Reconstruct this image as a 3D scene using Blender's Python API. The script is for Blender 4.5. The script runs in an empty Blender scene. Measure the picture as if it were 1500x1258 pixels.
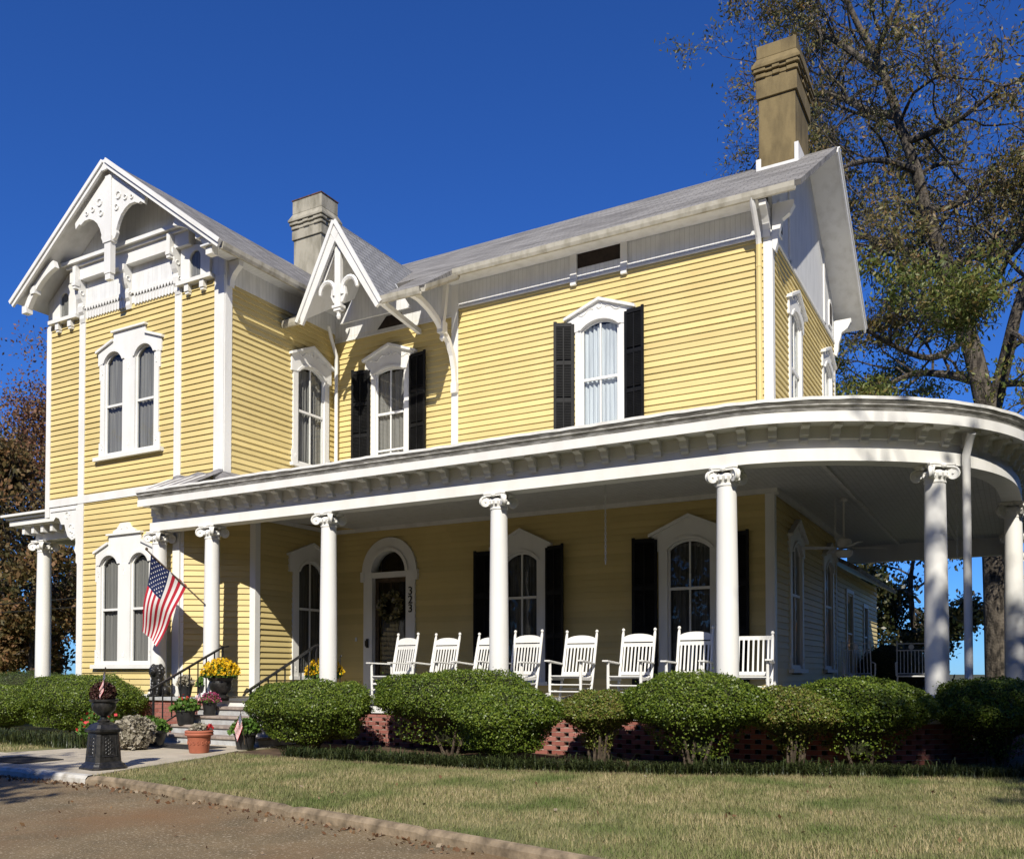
import bpy, bmesh, math, random
import numpy as np
from mathutils import Vector, Matrix
random.seed(7); np.random.seed(7)
C = bpy.context.scene.collection
R = math.radians
# ------------------------------------------------------------------ camera, sky, sun, exposure
sc = bpy.context.scene
cam = bpy.data.objects.new('camera', bpy.data.cameras.new('camera')); C.objects.link(cam)
sc.camera = cam
cam.location = (0, 0, 1.25)
cam.rotation_euler = (R(90 + 1.4), 0, R(29.37))
cam.data.sensor_width = 36; cam.data.lens = 36 * 1320 / 1500
cam.data.shift_y = (951 - 629) / 1500
cam.data.clip_start = 0.1; cam.data.clip_end = 2000
W = bpy.data.worlds.new('World'); sc.world = W; W.use_nodes = True
SUN_EL, SUN_AZ = 39.0, 25.0            # azimuth measured from -Y towards +X
wn = W.node_tree; bg = wn.nodes['Background']
sky = wn.nodes.new('ShaderNodeTexSky'); sky.sky_type = 'NISHITA'; sky.sun_disc = False
sky.sun_elevation = R(SUN_EL); sky.sun_rotation = R(180 - SUN_AZ)
sky.air_density = 1.0; sky.dust_density = 0.0; sky.ozone_density = 5.0; sky.altitude = 200
tint = wn.nodes.new('ShaderNodeMix'); tint.data_type = 'RGBA'; tint.blend_type = 'MULTIPLY'; tint.inputs[0].default_value = 1; tint.inputs[7].default_value = (.40, .86, 1.70, 1)   # the deep clear blue of a dry autumn sky
wn.links.new(sky.outputs[0], tint.inputs[6]); wn.links.new(tint.outputs[2], bg.inputs[0]); bg.inputs[1].default_value = 0.066
sun = bpy.data.objects.new('sun', bpy.data.lights.new('sun', 'SUN')); C.objects.link(sun)
sun.data.energy = 5.0; sun.data.angle = R(0.53); sun.data.color = (1.0, 0.945, 0.84)
sd = Vector((math.sin(R(SUN_AZ)) * math.cos(R(SUN_EL)), -math.cos(R(SUN_AZ)) * math.cos(R(SUN_EL)), math.sin(R(SUN_EL))))
sun.rotation_euler = sd.to_track_quat('Z', 'Y').to_euler()
sc.view_settings.view_transform = 'Standard'; sc.view_settings.look = 'None'
sc.view_settings.exposure = 0.19; sc.view_settings.gamma = 1
sc.cycles.max_bounces = 8; sc.cycles.diffuse_bounces = 2; sc.cycles.transparent_max_bounces = 16

# ------------------------------------------------------------------ materials
def new_mat(name):
    m = bpy.data.materials.new(name); m.use_nodes = True
    return m, m.node_tree, m.node_tree.nodes['Principled BSDF']
def noise_mix(nt, c1, c2, scale, detail=4, lo=.4, hi=.6, coord='Object', stretch=None, rough=.55):
    tc = nt.nodes.new('ShaderNodeTexCoord'); n = nt.nodes.new('ShaderNodeTexNoise')
    n.inputs['Scale'].default_value = scale; n.inputs['Detail'].default_value = detail; n.inputs['Roughness'].default_value = rough
    src = tc.outputs[coord]
    if stretch:
        mp = nt.nodes.new('ShaderNodeMapping'); mp.inputs['Scale'].default_value = stretch
        nt.links.new(src, mp.inputs[0]); src = mp.outputs[0]
    nt.links.new(src, n.inputs['Vector'])
    r = nt.nodes.new('ShaderNodeMapRange'); r.inputs[1].default_value = lo; r.inputs[2].default_value = hi
    nt.links.new(n.outputs[0], r.inputs[0])
    mx = nt.nodes.new('ShaderNodeMix'); mx.data_type = 'RGBA'
    nt.links.new(r.outputs[0], mx.inputs[0])
    for i, c in ((6, c1), (7, c2)):
        if isinstance(c, tuple): mx.inputs[i].default_value = (*c, 1)
        else: nt.links.new(c, mx.inputs[i])
    return mx.outputs[2]
def bump(nt, b, scale, strength, dist=.01, stretch=None, detail=4):
    tc = nt.nodes.new('ShaderNodeTexCoord'); n = nt.nodes.new('ShaderNodeTexNoise')
    n.inputs['Scale'].default_value = scale; n.inputs['Detail'].default_value = detail
    src = tc.outputs['Object']
    if stretch:
        mp = nt.nodes.new('ShaderNodeMapping'); mp.inputs['Scale'].default_value = stretch
        nt.links.new(src, mp.inputs[0]); src = mp.outputs[0]
    nt.links.new(src, n.inputs['Vector'])
    bn = nt.nodes.new('ShaderNodeBump'); bn.inputs['Strength'].default_value = strength; bn.inputs['Distance'].default_value = dist
    nt.links.new(n.outputs[0], bn.inputs['Height']); nt.links.new(bn.outputs[0], b.inputs['Normal'])
def mat(name, c1, c2=None, scale=3, rough=.6, bs=0, bstr=.3, lo=.4, hi=.6, stretch=None, detail=4, spec=.3, metal=0, bdist=.01):
    m, nt, b = new_mat(name)
    b.inputs['Roughness'].default_value = rough; b.inputs['Specular IOR Level'].default_value = spec; b.inputs['Metallic'].default_value = metal
    if c2: nt.links.new(noise_mix(nt, c1, c2, scale, detail, lo, hi, stretch=stretch), b.inputs['Base Color'])
    else: b.inputs['Base Color'].default_value = (*c1, 1)
    if bs: bump(nt, b, bs, bstr, bdist)
    return m
M = {}
M['yellow'] = mat('yellow_paint', (.705, .565, .245), (.665, .53, .225), 1.3, .55, 40, .05, .3, .7, stretch=(.4, .4, 3))
def siding():
    m, nt, b = new_mat('yellow_siding_paint'); b.inputs['Roughness'].default_value = .55; b.inputs['Specular IOR Level'].default_value = .3
    c = noise_mix(nt, (.71, .57, .25), (.64, .505, .21), 1.6, 8, .38, .72, stretch=(.5, .5, .25))
    g = nt.nodes.new('ShaderNodeNewGeometry'); r = nt.nodes.new('ShaderNodeMapRange'); r.inputs[3].default_value = .87; r.inputs[4].default_value = 1.05; nt.links.new(g.outputs['Random Per Island'], r.inputs[0])
    mx = nt.nodes.new('ShaderNodeVectorMath'); mx.operation = 'SCALE'; nt.links.new(c, mx.inputs[0]); nt.links.new(r.outputs[0], mx.inputs['Scale'])
    nt.links.new(mx.outputs[0], b.inputs['Base Color']); bump(nt, b, 30, .12, .006, stretch=(.4, .4, 6)); return m
M['yellow'] = siding()
M['gutter'] = mat('beige_gutter_paint', (.46, .43, .35), (.30, .275, .21), 6, .55, stretch=(1, 1, .5), lo=.42, hi=.7)
M['white'] = mat('white_paint', (.79, .78, .74), (.70, .685, .635), 3.2, .5, 30, .08, .42, .80, stretch=(1, 1, .3), detail=8)
M['white_old'] = mat('weathered_white_paint', (.76, .75, .715), (.63, .615, .57), 5, .6, 30, .08, .45, .75, stretch=(1, 1, .25))
M['shutter'] = mat('black_shutter_paint', (.006, .006, .006), (.010, .010, .010), 4, .5, spec=.2)
M['iron'] = mat('black_iron', (.012, .012, .012), (.03, .028, .026), 18, .4, 60, .15, spec=.5)
M['stucco'] = mat('chimney_stucco', (.40, .365, .28), (.11, .10, .065), 3.4, .9, 18, .35, .44, .80, stretch=(1, 1, .35), detail=9)
M['stucco_brown'] = mat('brown_chimney_stucco', (.225, .170, .080), (.075, .056, .028), 3.6, .9, 18, .35, .42, .78, stretch=(1, 1, .35), detail=9)
M['cap'] = mat('chimney_cap_rust', (.16, .07, .04), (.05, .04, .035), 9, .8)
M['concrete'] = mat('walk_concrete', (.52, .455, .35), (.39, .34, .26), 2.5, .9, 70, .15, .35, .7, detail=8)
M['kerb'] = mat('old_concrete_kerb', (.31, .24, .16), (.11, .085, .055), 7, .9, 40, .35, .35, .65, detail=8)
M['kerb_white'] = mat('whitewashed_kerb', (.55, .53, .48), (.30, .27, .22), 7, .85, 40, .3, .45, .7, detail=8)
M['step'] = mat('grey_step_paint', (.46, .47, .47), (.36, .36, .35), 5, .7)
M['step_edge'] = mat('worn_step_edge', (.36, .30, .25), (.25, .20, .17), 8, .8)
M['floor'] = mat('porch_floor_paint', (.13, .13, .13), (.10, .10, .10), 3, .55)
M['mat'] = mat('door_mat_rubber', (.02, .02, .02), (.035, .032, .03), 20, .95, 120, .3)
M['terracotta'] = mat('terracotta', (.42, .135, .075), (.34, .11, .065), 7, .75, 40, .1, .35, .7)
M['plastic'] = mat('black_plastic', (.018, .018, .018), (.03, .03, .03), 6, .4)
M['soil'] = mat('soil', (.06, .04, .025), (.03, .02, .012), 20, .95)
M['bark'] = mat('tree_bark', (.125, .105, .082), (.03, .025, .02), 9, .95, 16, 1.0, .40, .60, stretch=(1, 1, .3), bdist=.04)
M['twig'] = mat('shrub_twig', (.11, .085, .06), (.055, .04, .028), 15, .9)
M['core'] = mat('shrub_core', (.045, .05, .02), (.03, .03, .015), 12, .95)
M['pole'] = mat('flag_pole_wood', (.10, .07, .04), (.06, .04, .025), 10, .5)
M['grey_metal'] = mat('aged_white_metal', (.74, .74, .72), (.62, .62, .60), 6, .5)
M['numerals'] = mat('numeral_black', (.01, .01, .01))
M['dark'] = mat('louvre_and_room_dark', (.035, .024, .018), (.022, .016, .012), 9, .9)  # vent louvres, and the sheets that paint unlit rooms dark
M['earth'] = mat('bare_earth', (.13, .085, .05), (.07, .045, .028), 4, .95, 50, .5)
M['red'] = mat('flag_red', (.42, .018, .035)); M['fwhite'] = mat('flag_white', (.72, .70, .68)); M['navy'] = mat('flag_blue', (.012, .02, .075))
# roofing: weathered metal shingles
def roof_mat(name, bw, bh, dark, light, mort):
    m, nt, b = new_mat(name); b.inputs['Roughness'].default_value = .75
    tc = nt.nodes.new('ShaderNodeTexCoord'); br = nt.nodes.new('ShaderNodeTexBrick')
    br.inputs['Scale'].default_value = 1; br.inputs['Brick Width'].default_value = bw; br.inputs['Row Height'].default_value = bh
    br.inputs['Mortar Size'].default_value = mort; br.inputs['Color1'].default_value = (*light, 1); br.inputs['Color2'].default_value = (light[0]*.86, light[1]*.86, light[2]*.86, 1)
    br.inputs['Mortar'].default_value = (dark[0]*.6, dark[1]*.6, dark[2]*.6, 1)
    nt.links.new(tc.outputs['UV'], br.inputs['Vector'])
    col = noise_mix(nt, br.outputs[0], dark, 2.4, 9, .40, .72, stretch=(.35, 1.2, 1.2), rough=.65)
    nt.links.new(col, b.inputs['Base Color'])
    bn = nt.nodes.new('ShaderNodeBump'); bn.inputs['Strength'].default_value = .5; bn.inputs['Distance'].default_value = .02
    nt.links.new(br.outputs['Fac'], bn.inputs['Height']); bn.invert = True; nt.links.new(bn.outputs[0], b.inputs['Normal'])
    return m
M['moulding'] = mat('grey_gutter_moulding', (.55, .54, .51), (.30, .29, .27), 6, .6, stretch=(1, 1, 4))
M['roof'] = roof_mat('weathered_shingle_roof', .34, .16, (.09, .083, .072), (.30, .285, .26), .008)
M['hoodroof'] = roof_mat('metal_shingle_roof', .30, .13, (.17, .17, .17), (.31, .31, .31), .012)
# bead board: vertical tongue-and-groove joints
def bead_mat(name, axis, c, pitch=.095, gap=.1):
    m, nt, b = new_mat(name); b.inputs['Roughness'].default_value = .55
    tc = nt.nodes.new('ShaderNodeTexCoord'); sx = nt.nodes.new('ShaderNodeSeparateXYZ'); nt.links.new(tc.outputs['Object'], sx.inputs[0])
    d = nt.nodes.new('ShaderNodeMath'); d.operation = 'DIVIDE'; d.inputs[1].default_value = pitch; nt.links.new(sx.outputs[axis], d.inputs[0])
    f = nt.nodes.new('ShaderNodeMath'); f.operation = 'FRACT'; nt.links.new(d.outputs[0], f.inputs[0])
    g = nt.nodes.new('ShaderNodeMath'); g.operation = 'LESS_THAN'; g.inputs[1].default_value = gap; nt.links.new(f.outputs[0], g.inputs[0])
    base = noise_mix(nt, c, tuple(x * .86 for x in c), 6, 4, .4, .7, stretch=(1, 1, .3))
    mx = nt.nodes.new('ShaderNodeMix'); mx.data_type = 'RGBA'; nt.links.new(g.outputs[0], mx.inputs[0]); nt.links.new(base, mx.inputs[6]); mx.inputs[7].default_value = (c[0]*.80, c[1]*.80, c[2]*.78, 1)
    nt.links.new(mx.outputs[2], b.inputs['Base Color'])
    bn = nt.nodes.new('ShaderNodeBump'); bn.inputs['Strength'].default_value = .6; bn.inputs['Distance'].default_value = .008; bn.invert = True
    nt.links.new(g.outputs[0], bn.inputs['Height']); nt.links.new(bn.outputs[0], b.inputs['Normal'])
    return m
M['beadX'] = bead_mat('bead_board_across', 0, (.74, .74, .72)); M['beadY'] = bead_mat('bead_board_along', 1, (.74, .74, .72))
M['beadG'] = bead_mat('gable_boards', 0, (.76, .76, .74), .14, .06)
M['ceil'] = bead_mat('porch_ceiling_boards', 0, (.62, .62, .60), .085, .12)
# brick
def brick_mat(name):
    m, nt, b = new_mat(name); b.inputs['Roughness'].default_value = .9
    g = nt.nodes.new('ShaderNodeNewGeometry'); cr = nt.nodes.new('ShaderNodeValToRGB')
    cr.color_ramp.elements[0].color = (.24, .075, .055, 1); cr.color_ramp.elements[1].color = (.37, .14, .11, 1)
    nt.links.new(g.outputs['Random Per Island'], cr.inputs[0])
    nt.links.new(noise_mix(nt, cr.outputs[0], (.30, .16, .13), 25, 4, .5, .9), b.inputs['Base Color']); bump(nt, b, 60, .3)
    return m
M['brick'] = brick_mat('red_brick')
M['mortar'] = mat('mortar', (.40, .34, .28), (.30, .25, .21), 12, .95)
# glass: clear pane that mirrors the sky at grazing angles
def glass_mat(name, tint=(.80, .83, .82), extra=-.015):
    m = bpy.data.materials.new(name); m.use_nodes = True; nt = m.node_tree; nt.nodes.clear()
    out = nt.nodes.new('ShaderNodeOutputMaterial'); tr = nt.nodes.new('ShaderNodeBsdfTransparent'); gl = nt.nodes.new('ShaderNodeBsdfGlossy')
    tr.inputs[0].default_value = (*tint, 1); gl.inputs['Roughness'].default_value = .02
    lw = nt.nodes.new('ShaderNodeLayerWeight'); pw = nt.nodes.new('ShaderNodeMath'); pw.operation = 'POWER'; pw.inputs[1].default_value = 5; nt.links.new(lw.outputs['Facing'], pw.inputs[0])
    ad = nt.nodes.new('ShaderNodeMath'); ad.operation = 'MULTIPLY_ADD'; ad.inputs[1].default_value = .95; ad.inputs[2].default_value = .05; nt.links.new(pw.outputs[0], ad.inputs[0])
    tc = nt.nodes.new('ShaderNodeTexCoord'); n = nt.nodes.new('ShaderNodeTexNoise'); n.inputs['Scale'].default_value = 2.5
    nt.links.new(tc.outputs['Object'], n.inputs['Vector']); bn = nt.nodes.new('ShaderNodeBump'); bn.inputs['Strength'].default_value = .06; bn.inputs['Distance'].default_value = .05
    nt.links.new(n.outputs[0], bn.inputs['Height']); nt.links.new(bn.outputs[0], gl.inputs['Normal'])
    mx = nt.nodes.new('ShaderNodeMixShader'); nt.links.new(ad.outputs[0], mx.inputs[0]); nt.links.new(tr.outputs[0], mx.inputs[1]); nt.links.new(gl.outputs[0], mx.inputs[2])
    nt.links.new(mx.outputs[0], out.inputs[0]); return m
M['glass'] = glass_mat('window_glass')
M['curtain'] = mat('grey_sheer_curtain', (.30, .28, .265), (.22, .205, .195), 2, .9, stretch=(14, 14, .3))
M['curtain_white'] = mat('white_sheer_curtain', (.80, .82, .86), (.62, .64, .68), 2, .9, stretch=(14, 14, .3))
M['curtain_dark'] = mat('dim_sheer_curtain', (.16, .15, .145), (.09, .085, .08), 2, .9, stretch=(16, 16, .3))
# leaves: colour differs leaf by leaf
def leaf_mat(name, cols, rough=.5, trans=.25, spec=.35, patch=None, pscale=1.0):
    m, nt, b = new_mat(name); b.inputs['Roughness'].default_value = rough; b.inputs['Specular IOR Level'].default_value = spec
    g = nt.nodes.new('ShaderNodeNewGeometry'); cr = nt.nodes.new('ShaderNodeValToRGB')
    els = cr.color_ramp.elements
    while len(els) < len(cols): els.new(.5)
    for i, c in enumerate(cols): els[i].position = i / (len(cols) - 1); els[i].color = (*c, 1)
    nt.links.new(g.outputs['Random Per Island'], cr.inputs[0]); col = cr.outputs[0]
    if patch:
        col = noise_mix(nt, col, patch, pscale, 5, .42, .66)
    nt.links.new(col, b.inputs['Base Color'])
    if trans:
        t = nt.nodes.new('ShaderNodeBsdfTranslucent'); nt.links.new(col, t.inputs[0])
        mx = nt.nodes.new('ShaderNodeMixShader'); mx.inputs[0].default_value = trans
        out = nt.nodes['Material Output']
        nt.links.new(b.outputs[0], mx.inputs[1]); nt.links.new(t.outputs[0], mx.inputs[2]); nt.links.new(mx.outputs[0], out.inputs[0])
    return m
M['box'] = leaf_mat('clipped_shrub_leaf', [(.04, .075, .010), (.105, .165, .018), (.22, .28, .038), (.145, .205, .024), (.045, .08, .011)], .42, .3, .4)
M['boxdry'] = leaf_mat('shrub_leaf_with_brown', [(.06, .10, .014), (.13, .18, .024), (.22, .27, .042), (.23, .17, .06), (.07, .105, .016)], .42, .3, .4)
M['lir'] = leaf_mat('border_grass_leaf', [(.022, .036, .010), (.045, .062, .016), (.085, .10, .032)], .45, .25, .5)
M['pecan'] = leaf_mat('pecan_leaf', [(.10, .10, .028), (.19, .17, .05), (.26, .15, .06), (.13, .15, .04), (.30, .22, .09)], .5, .35, .4)
M['pecan_green'] = leaf_mat('pecan_leaf_green', [(.075, .105, .02), (.14, .18, .035), (.20, .21, .05), (.22, .15, .05)], .5, .35, .4)
M['magnolia'] = leaf_mat('dark_evergreen_leaf', [(.015, .024, .008), (.03, .042, .012), (.06, .06, .02), (.10, .085, .035)], .35, .15, .5)
M['rust'] = leaf_mat('rust_autumn_leaf', [(.19, .085, .05), (.28, .13, .07), (.24, .15, .075), (.15, .11, .06)], .6, .35)
M['brown'] = leaf_mat('brown_green_leaf', [(.08, .07, .022), (.15, .105, .035), (.24, .12, .05), (.11, .10, .035)], .6, .3)
M['dkgreen'] = leaf_mat('dark_woodland_leaf', [(.038, .044, .016), (.08, .078, .026), (.14, .095, .04), (.06, .06, .02)], .6, .25)
M['hedge'] = leaf_mat('hedge_leaf', [(.035, .06, .012), (.075, .105, .02), (.10, .13, .03)], .5, .25)
M['grass'] = leaf_mat('lawn_blade', [(.17, .20, .065), (.32, .29, .13), (.46, .38, .21), (.54, .45, .27)], .7, .3, .2, patch=(.14, .19, .055), pscale=1.1)
M['litter'] = leaf_mat('fallen_leaf', [(.07, .035, .018), (.15, .075, .035), (.24, .15, .08), (.34, .29, .22)], .8, .1)
M['mum_y'] = leaf_mat('yellow_mum_petal', [(.72, .44, .008), (.80, .54, .01), (.75, .38, .006)], .6, .2)
M['mum_p'] = leaf_mat('pink_mum_petal', [(.36, .05, .13), (.45, .08, .18), (.28, .04, .08)], .6, .2)
M['redpetal'] = leaf_mat('red_petal', [(.50, .02, .025), (.62, .03, .04)], .6, .2)
M['herb'] = leaf_mat('fresh_green_leaf', [(.06, .13, .02), (.11, .20, .03), (.14, .24, .05)], .5, .3)
M['dusty'] = leaf_mat('silver_foliage', [(.26, .23, .17), (.37, .33, .25), (.44, .40, .32), (.22, .20, .13)], .8, .2)
M['dusk'] = leaf_mat('maroon_foliage', [(.05, .018, .02), (.09, .035, .03), (.06, .04, .02)], .6, .2)
M['wreath'] = leaf_mat('wreath_foliage', [(.03, .045, .015), (.10, .10, .05), (.36, .30, .12), (.30, .28, .24)], .6, .2)

# ------------------------------------------------------------------ mesh helpers
class MB:
    def __init__(s, T=None): s.v = []; s.f = []; s.m = []; s.T = T; s.uv = {}
    def add(s, pts, faces, mi=0):
        o = len(s.v); T = s.T
        s.v += [tuple(T(*p)) if T else tuple(p) for p in pts]
        for f in faces: s.f.append([o + i for i in f]); s.m.append(mi)
    def quad(s, a, b, c, d, mi=0): s.add([a, b, c, d], [(0, 1, 2, 3)], mi)
    def box(s, x0, x1, y0, y1, z0, z1, mi=0):
        s.add([(x0,y0,z0),(x1,y0,z0),(x1,y1,z0),(x0,y1,z0),(x0,y0,z1),(x1,y0,z1),(x1,y1,z1),(x0,y1,z1)],
              [(0,3,2,1),(4,5,6,7),(0,1,5,4),(1,2,6,5),(2,3,7,6),(3,0,4,7)], mi)
    def prism(s, poly, ext, mi=0):
        """poly: list of 3D points, ext: vector; extruded closed solid"""
        n = len(poly); e = Vector(ext)
        pts = [Vector(p) for p in poly]; pts += [p + e for p in pts]
        s.add(pts, [list(range(n))[::-1], list(range(n, 2*n))] + [(i, (i+1) % n, n + (i+1) % n, n + i) for i in range(n)], mi)
    def tube(s, path, r, n=6, mi=0, cap=True):
        path = [Vector(p) for p in path]; k = len(path); rs = r if isinstance(r, (list, tuple)) else [r] * k
        pts = []; ref = None
        for i, p in enumerate(path):
            d = (path[min(i+1, k-1)] - path[max(i-1, 0)])
            d = d.normalized() if d.length > 1e-9 else Vector((0, 0, 1))
            if ref is None: ref = Vector((0, 0, 1)) if abs(d.z) < .9 else Vector((1, 0, 0))
            a = d.cross(ref)
            if a.length < 1e-6: a = d.orthogonal()
            a.normalize(); b = a.cross(d); ref = b
            for j in range(n):
                t = 2 * math.pi * j / n
                pts.append(p + (a * math.cos(t) + b * math.sin(t)) * rs[i])
        F = [(i*n + j, i*n + (j+1) % n, (i+1)*n + (j+1) % n, (i+1)*n + j) for i in range(k-1) for j in range(n)]
        if cap: F += [list(range(n))[::-1], [(k-1)*n + j for j in range(n)]]
        s.add(pts, F, mi)
    def lathe(s, prof, cx, cy, n=20, mi=0, z0=0):
        pts = []; k = len(prof)
        for r, z in prof:
            for j in range(n):
                t = 2 * math.pi * j / n; pts.append((cx + r * math.cos(t), cy + r * math.sin(t), z0 + z))
        F = [(i*n + j, i*n + (j+1) % n, (i+1)*n + (j+1) % n, (i+1)*n + j) for i in range(k-1) for j in range(n)]
        F += [list(range(n))[::-1], [(k-1)*n + j for j in range(n)]]
        s.add(pts, F, mi)
    def bar(s, a, b, w, h, mi=0, up=(0, 0, 1)):
        a = Vector(a); b = Vector(b); d = (b - a).normalized(); u = Vector(up)
        if abs(d.dot(u)) > .98: u = Vector((0, 1, 0))
        sd_ = d.cross(u).normalized(); uu = sd_.cross(d)
        P = []
        for p in (a, b):
            for (i, j) in ((-1, -1), (1, -1), (1, 1), (-1, 1)): P.append(p + sd_ * (i * w / 2) + uu * (j * h / 2))
        s.add(P, [(0,1,2,3)[::-1], (4,5,6,7), (0,1,5,4), (1,2,6,5), (2,3,7,6), (3,0,4,7)], mi)
    def build(s, name, mats, parent=None, smooth=False, bevel=0):
        me = bpy.data.meshes.new(name); me.from_pydata(s.v, [], s.f)
        if not isinstance(mats, (list, tuple)): mats = [mats]
        for m in mats: me.materials.append(m)
        me.polygons.foreach_set('material_index', s.m)
        bm = bmesh.new(); bm.from_mesh(me); bmesh.ops.recalc_face_normals(bm, faces=bm.faces); bm.to_mesh(me); bm.free()
        if smooth:
            me.polygons.foreach_set('use_smooth', [True] * len(me.polygons))
            try: me.set_sharp_from_angle(angle=R(40))
            except Exception: pass
        o = bpy.data.objects.new(name, me); C.objects.link(o)
        if parent: o.parent = parent; o.matrix_parent_inverse = parent_world(parent).inverted()
        if bevel:
            b = o.modifiers.new('bevel', 'BEVEL'); b.width = bevel; b.segments = 2; b.limit_method = 'ANGLE'
        return o
def parent_world(o):
    m = Matrix.LocRotScale(o.location, o.rotation_euler, o.scale)
    return (parent_world(o.parent) @ o.matrix_parent_inverse @ m) if o.parent else m
def tag(o, label=None, cat=None, group=None, kind=None):
    if label: o['label'] = label
    if cat: o['category'] = cat
    if group: o['group'] = group
    if kind: o['kind'] = kind
    return o
def thing(name, label, cat, loc=(0, 0, 0), rz=0, group=None):
    o = bpy.data.objects.new(name, None); C.objects.link(o); o.location = loc; o.rotation_euler = (0, 0, rz); o.empty_display_size = .2
    return tag(o, label, cat, group)
def copy_tree(o, parent=None):
    c = o.copy(); C.objects.link(c)
    if parent: c.parent = parent; c.matrix_parent_inverse = o.matrix_parent_inverse.copy()
    for ch in list(o.children): copy_tree(ch, c)
    return c
def cards(name, P, size, mats, parent=None, aspect=1.7, up=0.0, mi=None, jitter=.4, normals=None, nb=.0):
    """one mesh of many small leaf-shaped faces at points P"""
    P = np.asarray(P, float); n = len(P)
    s = size * (1 + jitter * (np.random.rand(n) * 2 - 1))
    d = np.random.normal(size=(n, 3)); d[:, 2] += up; d /= np.linalg.norm(d, axis=1)[:, None]
    e = np.random.normal(size=(n, 3))
    if normals is not None: e = np.cross(d, normals + (1-nb) * np.random.normal(size=(n, 3)))
    e -= (e * d).sum(1)[:, None] * d; e /= np.linalg.norm(e, axis=1)[:, None] + 1e-9
    L = (d * (s * aspect / 2)[:, None]); Wd = (e * (s / 2)[:, None])
    V = np.stack([P - L, P + Wd, P + L, P - Wd], 1).reshape(-1, 3)
    me = bpy.data.meshes.new(name); me.vertices.add(4*n); me.vertices.foreach_set('co', V.ravel())
    me.loops.add(4*n); me.loops.foreach_set('vertex_index', np.arange(4*n)); me.polygons.add(n)
    me.polygons.foreach_set('loop_start', np.arange(n) * 4); me.polygons.foreach_set('loop_total', np.full(n, 4))
    if not isinstance(mats, (list, tuple)): mats = [mats]
    for m in mats: me.materials.append(m)
    if mi is not None: me.polygons.foreach_set('material_index', mi)
    me.update(); me.validate()
    o = bpy.data.objects.new(name, me); C.objects.link(o)
    if parent: o.parent = parent; o.matrix_parent_inverse = parent_world(parent).inverted()
    return o
def blades(name, P, h, w, mats, lean=.5, parent=None, arch=0):
    P = np.asarray(P, float); n = len(P); a = np.random.rand(n) * 6.283
    hh = h * (.6 + .7 * np.random.rand(n))
    dx = np.stack([np.cos(a), np.sin(a), np.zeros(n)], 1); px = np.stack([-np.sin(a), np.cos(a), np.zeros(n)], 1)
    ln = lean * hh * (np.random.rand(n) * 1.2)
    if arch:
        mid = P + dx * (ln * .45)[:, None]; mid[:, 2] += hh * .85
        tip = P + dx * (ln * 1.5)[:, None]; tip[:, 2] += hh * (.9 - .4*np.random.rand(n))
        V = np.stack([P - px * w/2, P + px * w/2, mid + px * w/2, tip, mid - px * w/2], 1).reshape(-1, 3); k = 5
    else:
        tip = P + dx * ln[:, None]; tip[:, 2] += hh
        V = np.stack([P - px * w/2, P + px * w/2, tip], 1).reshape(-1, 3); k = 3
    me = bpy.data.meshes.new(name); me.vertices.add(k*n); me.vertices.foreach_set('co', V.ravel())
    if arch:
        idx = (np.arange(n)[:, None]*5 + np.array([0, 1, 2, 4, 4, 2, 3])).ravel(); me.loops.add(7*n); me.loops.foreach_set('vertex_index', idx); me.polygons.add(2*n)
        me.polygons.foreach_set('loop_start', (np.arange(n)[:, None]*7 + np.array([0, 4])).ravel()); me.polygons.foreach_set('loop_total', np.tile([4, 3], n))
    else:
        me.loops.add(k*n); me.loops.foreach_set('vertex_index', np.arange(k*n)); me.polygons.add(n)
        me.polygons.foreach_set('loop_start', np.arange(n) * k); me.polygons.foreach_set('loop_total', np.full(n, k))
    me.materials.append(mats); me.update(); me.validate()
    o = bpy.data.objects.new(name, me); C.objects.link(o)
    if parent: o.parent = parent; o.matrix_parent_inverse = parent_world(parent).inverted()
    return o
# ================================================================== THE HOUSE
YF, YB, XR, XW, XL, YW = 16.0, 22.2, -3.74, -13.70, -19.37, 12.68
house = thing('yellow_house', 'two storey yellow clapboard Victorian house with white trim and wraparound porch', 'house', (-9, 16, 0))
TF = lambda u, d, z: (u, YF - d, z)
TWF = lambda u, d, z: (u, YW - d, z)
TWS = lambda u, d, z: (XW + d, u, z)
TRS = lambda u, d, z: (XR + d, u, z)
def seg_T(ax, ay, bx, by):
    L = math.hypot(bx-ax, by-ay); ux, uy = (bx-ax)/L, (by-ay)/L
    return (lambda u, d, z: (ax + ux*u + uy*d, ay + uy*u - ux*d, z)), L
EXPO = .119
def clap(mb, T, u0, u1, z0, z1, holes=(), ufun=None):
    mb.T = T; n = int(round((z1 - z0) / EXPO)); e = (z1 - z0) / n
    for k in range(n):
        za, zb = z0 + k*e, z0 + (k+1)*e; zm = (za + zb) / 2
        a, b = ufun(zm) if ufun else (u0, u1)
        segs = [(a, b)]
        for h in holes:
            if h[2] < zm < h[3]:
                new = []
                for (p, q) in segs:
                    if h[1] <= p or h[0] >= q: new.append((p, q)); continue
                    if h[0] > p: new.append((p, h[0]))
                    if h[1] < q: new.append((h[1], q))
                segs = new
        w = .0025 * math.sin(k * 7.3)
        for (p, q) in segs:
            cuts = [p]
            while q - cuts[-1] > 4.6: cuts.append(cuts[-1] + 2.2 + 1.9 * abs(math.sin(k*3.1 + len(cuts)*1.7)))
            cuts.append(q)
            for p2, q2 in zip(cuts[:-1], cuts[1:]):
                j = .0015 * math.sin(p2 * 91 + k)
                mb.add([(p2, .030+w+j, za), (q2, .030+w+j, za), (q2, .003, zb+.004), (p2, .003, zb+.004), (p2, .0, za), (q2, .0, za)], [(0,1,2,3), (4,5,1,0)])
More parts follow.
